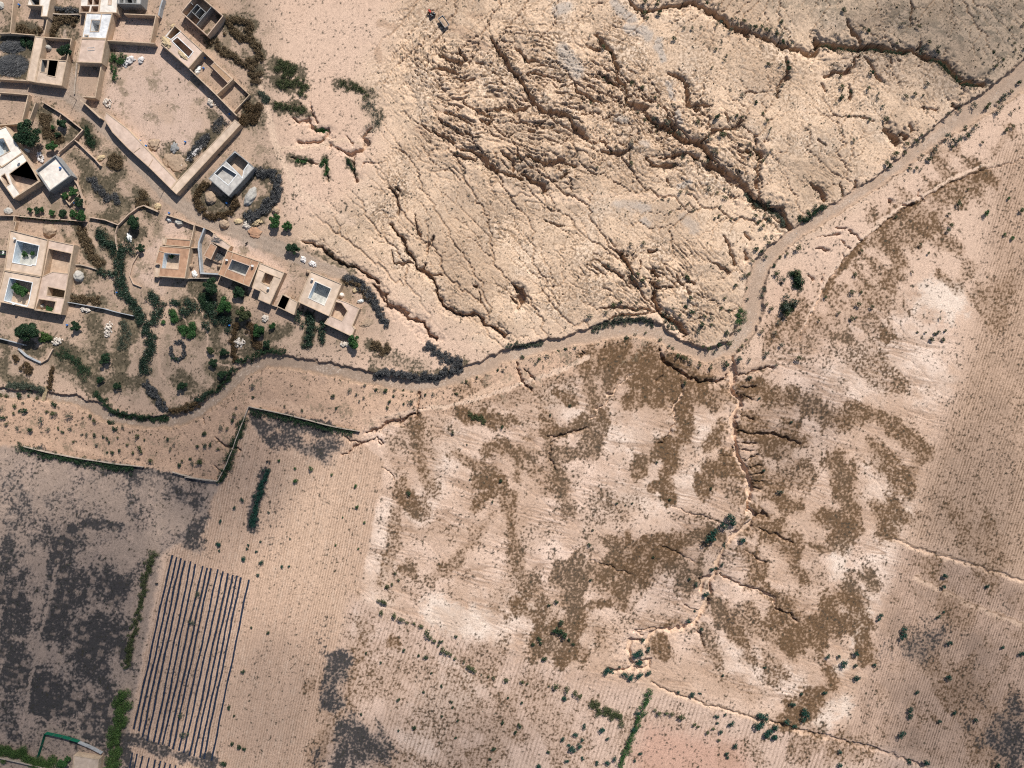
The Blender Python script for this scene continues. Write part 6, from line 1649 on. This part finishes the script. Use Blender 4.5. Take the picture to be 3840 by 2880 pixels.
for x, y in ((620,800),(262,795),(338,800)):
    px, py = P("T4", (x, y)); o = src.copy(); COL.objects.link(o); o.location = (px, py, gz(px, py)); tag(o, "thin wooden stake standing over the eroded field corner", "post", "stakes at the eroded corner")
def bridge():
    a = P("F6", (728,1296), 0); b = P("F6", (675,1490), 0); g = max(gz(*a), gz(*b))+.1; c = ((a[0]+b[0])/2, (a[1]+b[1])/2); d = Vector((b[0]-a[0], b[1]-a[1]))
    root = empty("footbridge", (c[0], c[1], g)); root.rotation_euler = (0, 0, math.atan2(d.y, d.x)); tag(root, "narrow pale log footbridge over the wash at the left", "footbridge")
    for k, yy in enumerate((-.55, -.18, .18, .55)):
        bm = bmesh.new(); cyl(bm, (0,0,0), .12, .10, d.length+.6, 10, 'y')
        for v in bm.verts: v.co = (v.co.y, yy+v.co.x, v.co.z+.02*k)
        done(bm, "log", 'straw', root)
bridge()
# metal frame on the roof, barrels, small yard things
def frame():
    px, py = P("V2", (365,728), 3.7); bm = bmesh.new()
    for a in (-.5, .5): boxm(bm, 0, a, .0, .12, 2.4, .08, 0)
    for a in (-1.2, -.4, .4, 1.2): boxm(bm, a, 0, .125, .2, .08, 1.0, 0)
    o = done(bm, "metal_frame", 'metal'); o.location = (px, py, 3.6); o.rotation_euler = (0,0,.05); tag(o, "grey metal frame lying on the pink and white roof", "frame")
frame()
def barrel(F, x, y, lab, mat='bluep', r=.32, h=.9, z=None):
    px, py = P(F, (x, y), h if z is None else z+h); bm = bmesh.new()
    for z0, z1, a, b in ((0,.3,.9,1),(.3,.6,1,1),(.6,.95,1,.9),(.95,1,.9,.8)): cyl(bm, (0,0,h*z0), r*a, r*b, h*(z1-z0), 16)
    o = done(bm, "barrel", mat); o.location = (px, py, gz(px, py) if z is None else z); tag(o, lab, "barrel")
for a in (("F6",1030,325,"blue drum beside the stables"),("F2",1168,1052,"blue drum in the yard with the brown shed"),("F2",1180,885,"blue drum in the corner under the pale house"),("F2",658,515,"blue drum in the dark open room of the pale house"),("F4",145,505,"blue drum inside the compound near the road storehouse"),("F4",225,570,"blue drum beside the earth heap in the compound"),("F4",140,632,"blue drum left of the step in the patched storehouse roof"),
          ("F4",735,520,"blue drum on the bare floor of the compound"),("F4",1275,1315,"blue drum inside the round dark hedge"),("F4",525,1445,"blue drum at the wall under the road"),("F3",1155,1580,"blue drum below the shrub pen"),("F4",1310,160,"blue drum in the upper right corner of the compound"),("F3",925,1030,"blue drum on the white roof terrace","bluep",.4,.8,3.0),("S1",1310,415,"blue drum below the cactus thicket"),("F5",1808,1395,"blue drum beside the dry hollow"),("V1",270,60,"blue drum under the top edge in the walled yard")): barrel(*a)
# sheep in the pen and two dark goats in the field
def sheep_mesh(name, mat):
    bm = bmesh.new()
    pts = [(-.48,0,.62),(-.2,0,.66),(.15,0,.66),(.42,0,.70),(.58,0,.88),(.78,0,.84)]; rad = [.16,.24,.25,.19,.11,.09]
    vs = [bm.verts.new(p) for p in pts]
    for a, b in zip(vs, vs[1:]): bm.edges.new((a, b))
    ex = []
    for i, sx in ((1,-1),(1,1),(3,-1),(3,1)):
        hx = pts[i][0]-(.08 if i == 1 else 0); a = bm.verts.new((hx, sx*.13, .42)); b = bm.verts.new((hx+.02, sx*.13, .22)); c = bm.verts.new((hx, sx*.13, .02))
        bm.edges.new((vs[i], a)); bm.edges.new((a, b)); bm.edges.new((b, c)); ex += [.08, .05, .04]
    for s in (-1, 1):
        e = bm.verts.new((.60, s*.14, .92)); bm.edges.new((vs[4], e)); ex.append(.03)
    t = bm.verts.new((-.62, 0, .5)); bm.edges.new((vs[0], t)); ex.append(.04)
    me = bpy.data.meshes.new(name); bm.to_mesh(me); bm.free(); o = link(me, name, mat); md = o.modifiers.new("skin", 'SKIN')
    for v, r_ in zip(me.skin_vertices[0].data, rad+ex): v.radius = (r_, r_)
    me.skin_vertices[0].data[1].use_root = True
    sb = o.modifiers.new("sub", 'SUBSURF'); sb.levels = 1; sb.render_levels = 1
    dg = bpy.context.evaluated_depsgraph_get(); nm = bpy.data.meshes.new_from_object(o.evaluated_get(dg)); o.modifiers.clear(); o.data = nm
    if not nm.materials: nm.materials.append(M[mat])
    return o
sh = sheep_mesh("sheep", 'wool'); first = True
for x, y, a in ((420,880,1.0),(450,905,.3),(405,925,-.4),(430,940,.1),(415,950,-.5),(395,990,.8),(470,880,1.6),(490,910,.6),(440,985,2.1),(385,930,.4)):
    px, py = P("F8", (x, y), .6); o = sh if first else sh.copy(); 
    if not first: COL.objects.link(o)
    first = False; o.location = (px, py, .12); o.rotation_euler = (0, 0, a); o.scale = (.95,.95,.95); tag(o, "dusty white sheep standing in the dark open half of the pen", "sheep", "sheep in the pen")
gt = sheep_mesh("goat", 'blackhide'); first = True
for F, x, y, a, lab in (("T3",790,748,.2,"dark goat at the dry strip in the ploughed field"),("T3",815,755,1.4,"second dark goat right of the dry strip in the ploughed field"),("T2",1112,352,.1,"dark goat at the left edge of the ploughed field"),("F7",1850,635,.6,"dark goat on the open ground by the right orange house")):
    px, py = P(F, (x, y)); o = gt if first else gt.copy()
    if not first: COL.objects.link(o)
    first = False; o.location = (px, py, gz(px, py)); o.rotation_euler = (0, 0, a); tag(o, lab, "goat", "dark goats")
# stones of the wash
def stones():
    p = draw(60000, bank*sstep(.9,.5,RQ)*sstep(-.15,.4,n12+.25*n3+.25*bed_up)*.8, 21); r = np.random.default_rng(9); n = len(p); s = .05+.17*r.random(n)**3
    base = np.array([[1,0,0],[0,1,0],[-1,0,0],[0,-1,0],[0,0,.7],[0,0,-.5]], float)
    V = base[None]*s[:, None, None]*(.7+.6*r.random((n, 6, 1))); t = r.uniform(0, 6.28, n); c, q = np.cos(t)[:, None], np.sin(t)[:, None]
    W = np.stack([V[..., 0]*c-V[..., 1]*q, V[..., 0]*q+V[..., 1]*c, V[..., 2]], -1) + np.concatenate([p, gzv(p[:,0], p[:,1])[:, None]+.03], 1)[:, None, :]
    tri = np.array([[0,1,4],[1,2,4],[2,3,4],[3,0,4],[1,0,5],[2,1,5],[3,2,5],[0,3,5]]); Q = W[:, tri].reshape(-1, 3)
    o = link(qmesh("gravel", Q, 3), "gravel", 'pebble'); tag(o, "pale stones strewn along the bed of the dry wash", "gravel", kind='stuff')
stones()
print('props done')
# ------------------------------------------------------------------ camera, sun, sky, clouds
cam = bpy.data.cameras.new("camera"); cam.sensor_width = 36; cam.lens = 36*2663/3840; cam.clip_start = 1; cam.clip_end = 6000
co = bpy.data.objects.new("camera", cam); COL.objects.link(co); co.location = (0, 0, H); SC.camera = co
EL = math.radians(43); SD = Vector((.42, .9, 0)).normalized()
sv = Vector((SD.x*math.cos(EL), SD.y*math.cos(EL), math.sin(EL)))
sl = bpy.data.lights.new("sun", 'SUN'); sl.energy = 5.0; sl.angle = math.radians(.53); sl.color = (1, .955, .89)
so = bpy.data.objects.new("sun", sl); COL.objects.link(so); so.location = (0, 0, 400); so.rotation_euler = (-sv).to_track_quat('-Z', 'Y').to_euler()
w = bpy.data.worlds.new("World"); SC.world = w; w.use_nodes = True
sk = w.node_tree.nodes.new("ShaderNodeTexSky"); sk.sky_type = 'NISHITA'; sk.sun_disc = False
sk.sun_elevation = EL; sk.sun_rotation = math.atan2(SD.x, SD.y)
bg = w.node_tree.nodes["Background"]; bg.inputs[1].default_value = .08
w.node_tree.links.new(sk.outputs[0], bg.inputs[0])

def cloud(label, cx, cy, rx, ry, zc, thick, dens, seed, n=9):
    """a fair-weather cloud well above the drone; its shade falls on the ground at (cx, cy) of the survey"""
    x, y = P("D", (cx, cy)); k = zc/math.tan(EL)
    bm = bmesh.new(); r = random.Random(seed)
    bmesh.ops.create_icosphere(bm, subdivisions=5, radius=1)
    V = np.array([v.co[:] for v in bm.verts], np.float32)
    nz = fbm(V[:,0]*2+seed, V[:,1]*2+V[:,2]*1.7, 1.0, 4, seed)*.9
    for v, q in zip(bm.verts, nz):
        v.co = v.co*(1+.55*float(q)); v.co.x *= rx*.173*1.0; v.co.y *= ry*.173; v.co.z *= thick*(.55 if v.co.z < 0 else 1)
    me = bpy.data.meshes.new("cloud"); bm.to_mesh(me); bm.free()
    m = bpy.data.materials.new("cloud_vapour"); m.use_nodes = True; nt = m.node_tree; nt.nodes.clear()
    out = nt.nodes.new("ShaderNodeOutputMaterial"); pv = nt.nodes.new("ShaderNodeVolumePrincipled")
    pv.inputs["Color"].default_value = (1,1,1,1); pv.inputs["Density"].default_value = dens; pv.inputs["Anisotropy"].default_value = .5
    nt.links.new(pv.outputs[0], out.inputs["Volume"])
    o = link(me, "cloud", m); o.location = (x+SD.x*k, y+SD.y*k, zc); tag(o, label, "cloud", kind='stuff')
CL = [("small soft cloud above the head of the ploughed field", 500,1070,150,95,630,24,.012,23),
      ("long soft cloud above the foot of the ploughed field", 590,1530,150,170,640,24,.010,29),
      ("thin cloud above the right hand ploughed land", 2120,1080,120,200,690,22,.008,31),
      ("small dark flecked cloud above the crust patch by the winding gully", 1480,1190,150,60,650,20,.010,37),
      ("soft cumulus cloud above the lower left fields", 150,1390,330,330,620,30,.017,3),
      ("thin cloud above the village houses by the wash", 470,880,300,190,640,26,.011,5),
      ("small cloud above the foot of the centre field", 950,1640,260,120,660,22,.012,8),
      ("cloud above the lower right ploughed land", 2130,1560,220,260,700,26,.010,11),
      ("thin cloud above the grey upper right slope", 2060,60,260,110,680,22,.011,14),
      ("small thin cloud above the dark flat by the gully", 1730,900,110,80,640,20,.011,17)]
for c in CL: cloud(*c)
vs = SC.view_settings; vs.view_transform = 'Standard'; vs.look = 'None'; vs.exposure = .1; vs.gamma = 1
SC.render.engine = 'CYCLES'; SC.cycles.max_bounces = 5; SC.cycles.diffuse_bounces = 3; SC.cycles.volume_bounces = 0
SC.cycles.use_denoising = False; SC.cycles.pixel_filter_type = 'BLACKMAN_HARRIS'; SC.cycles.filter_width = 1.15
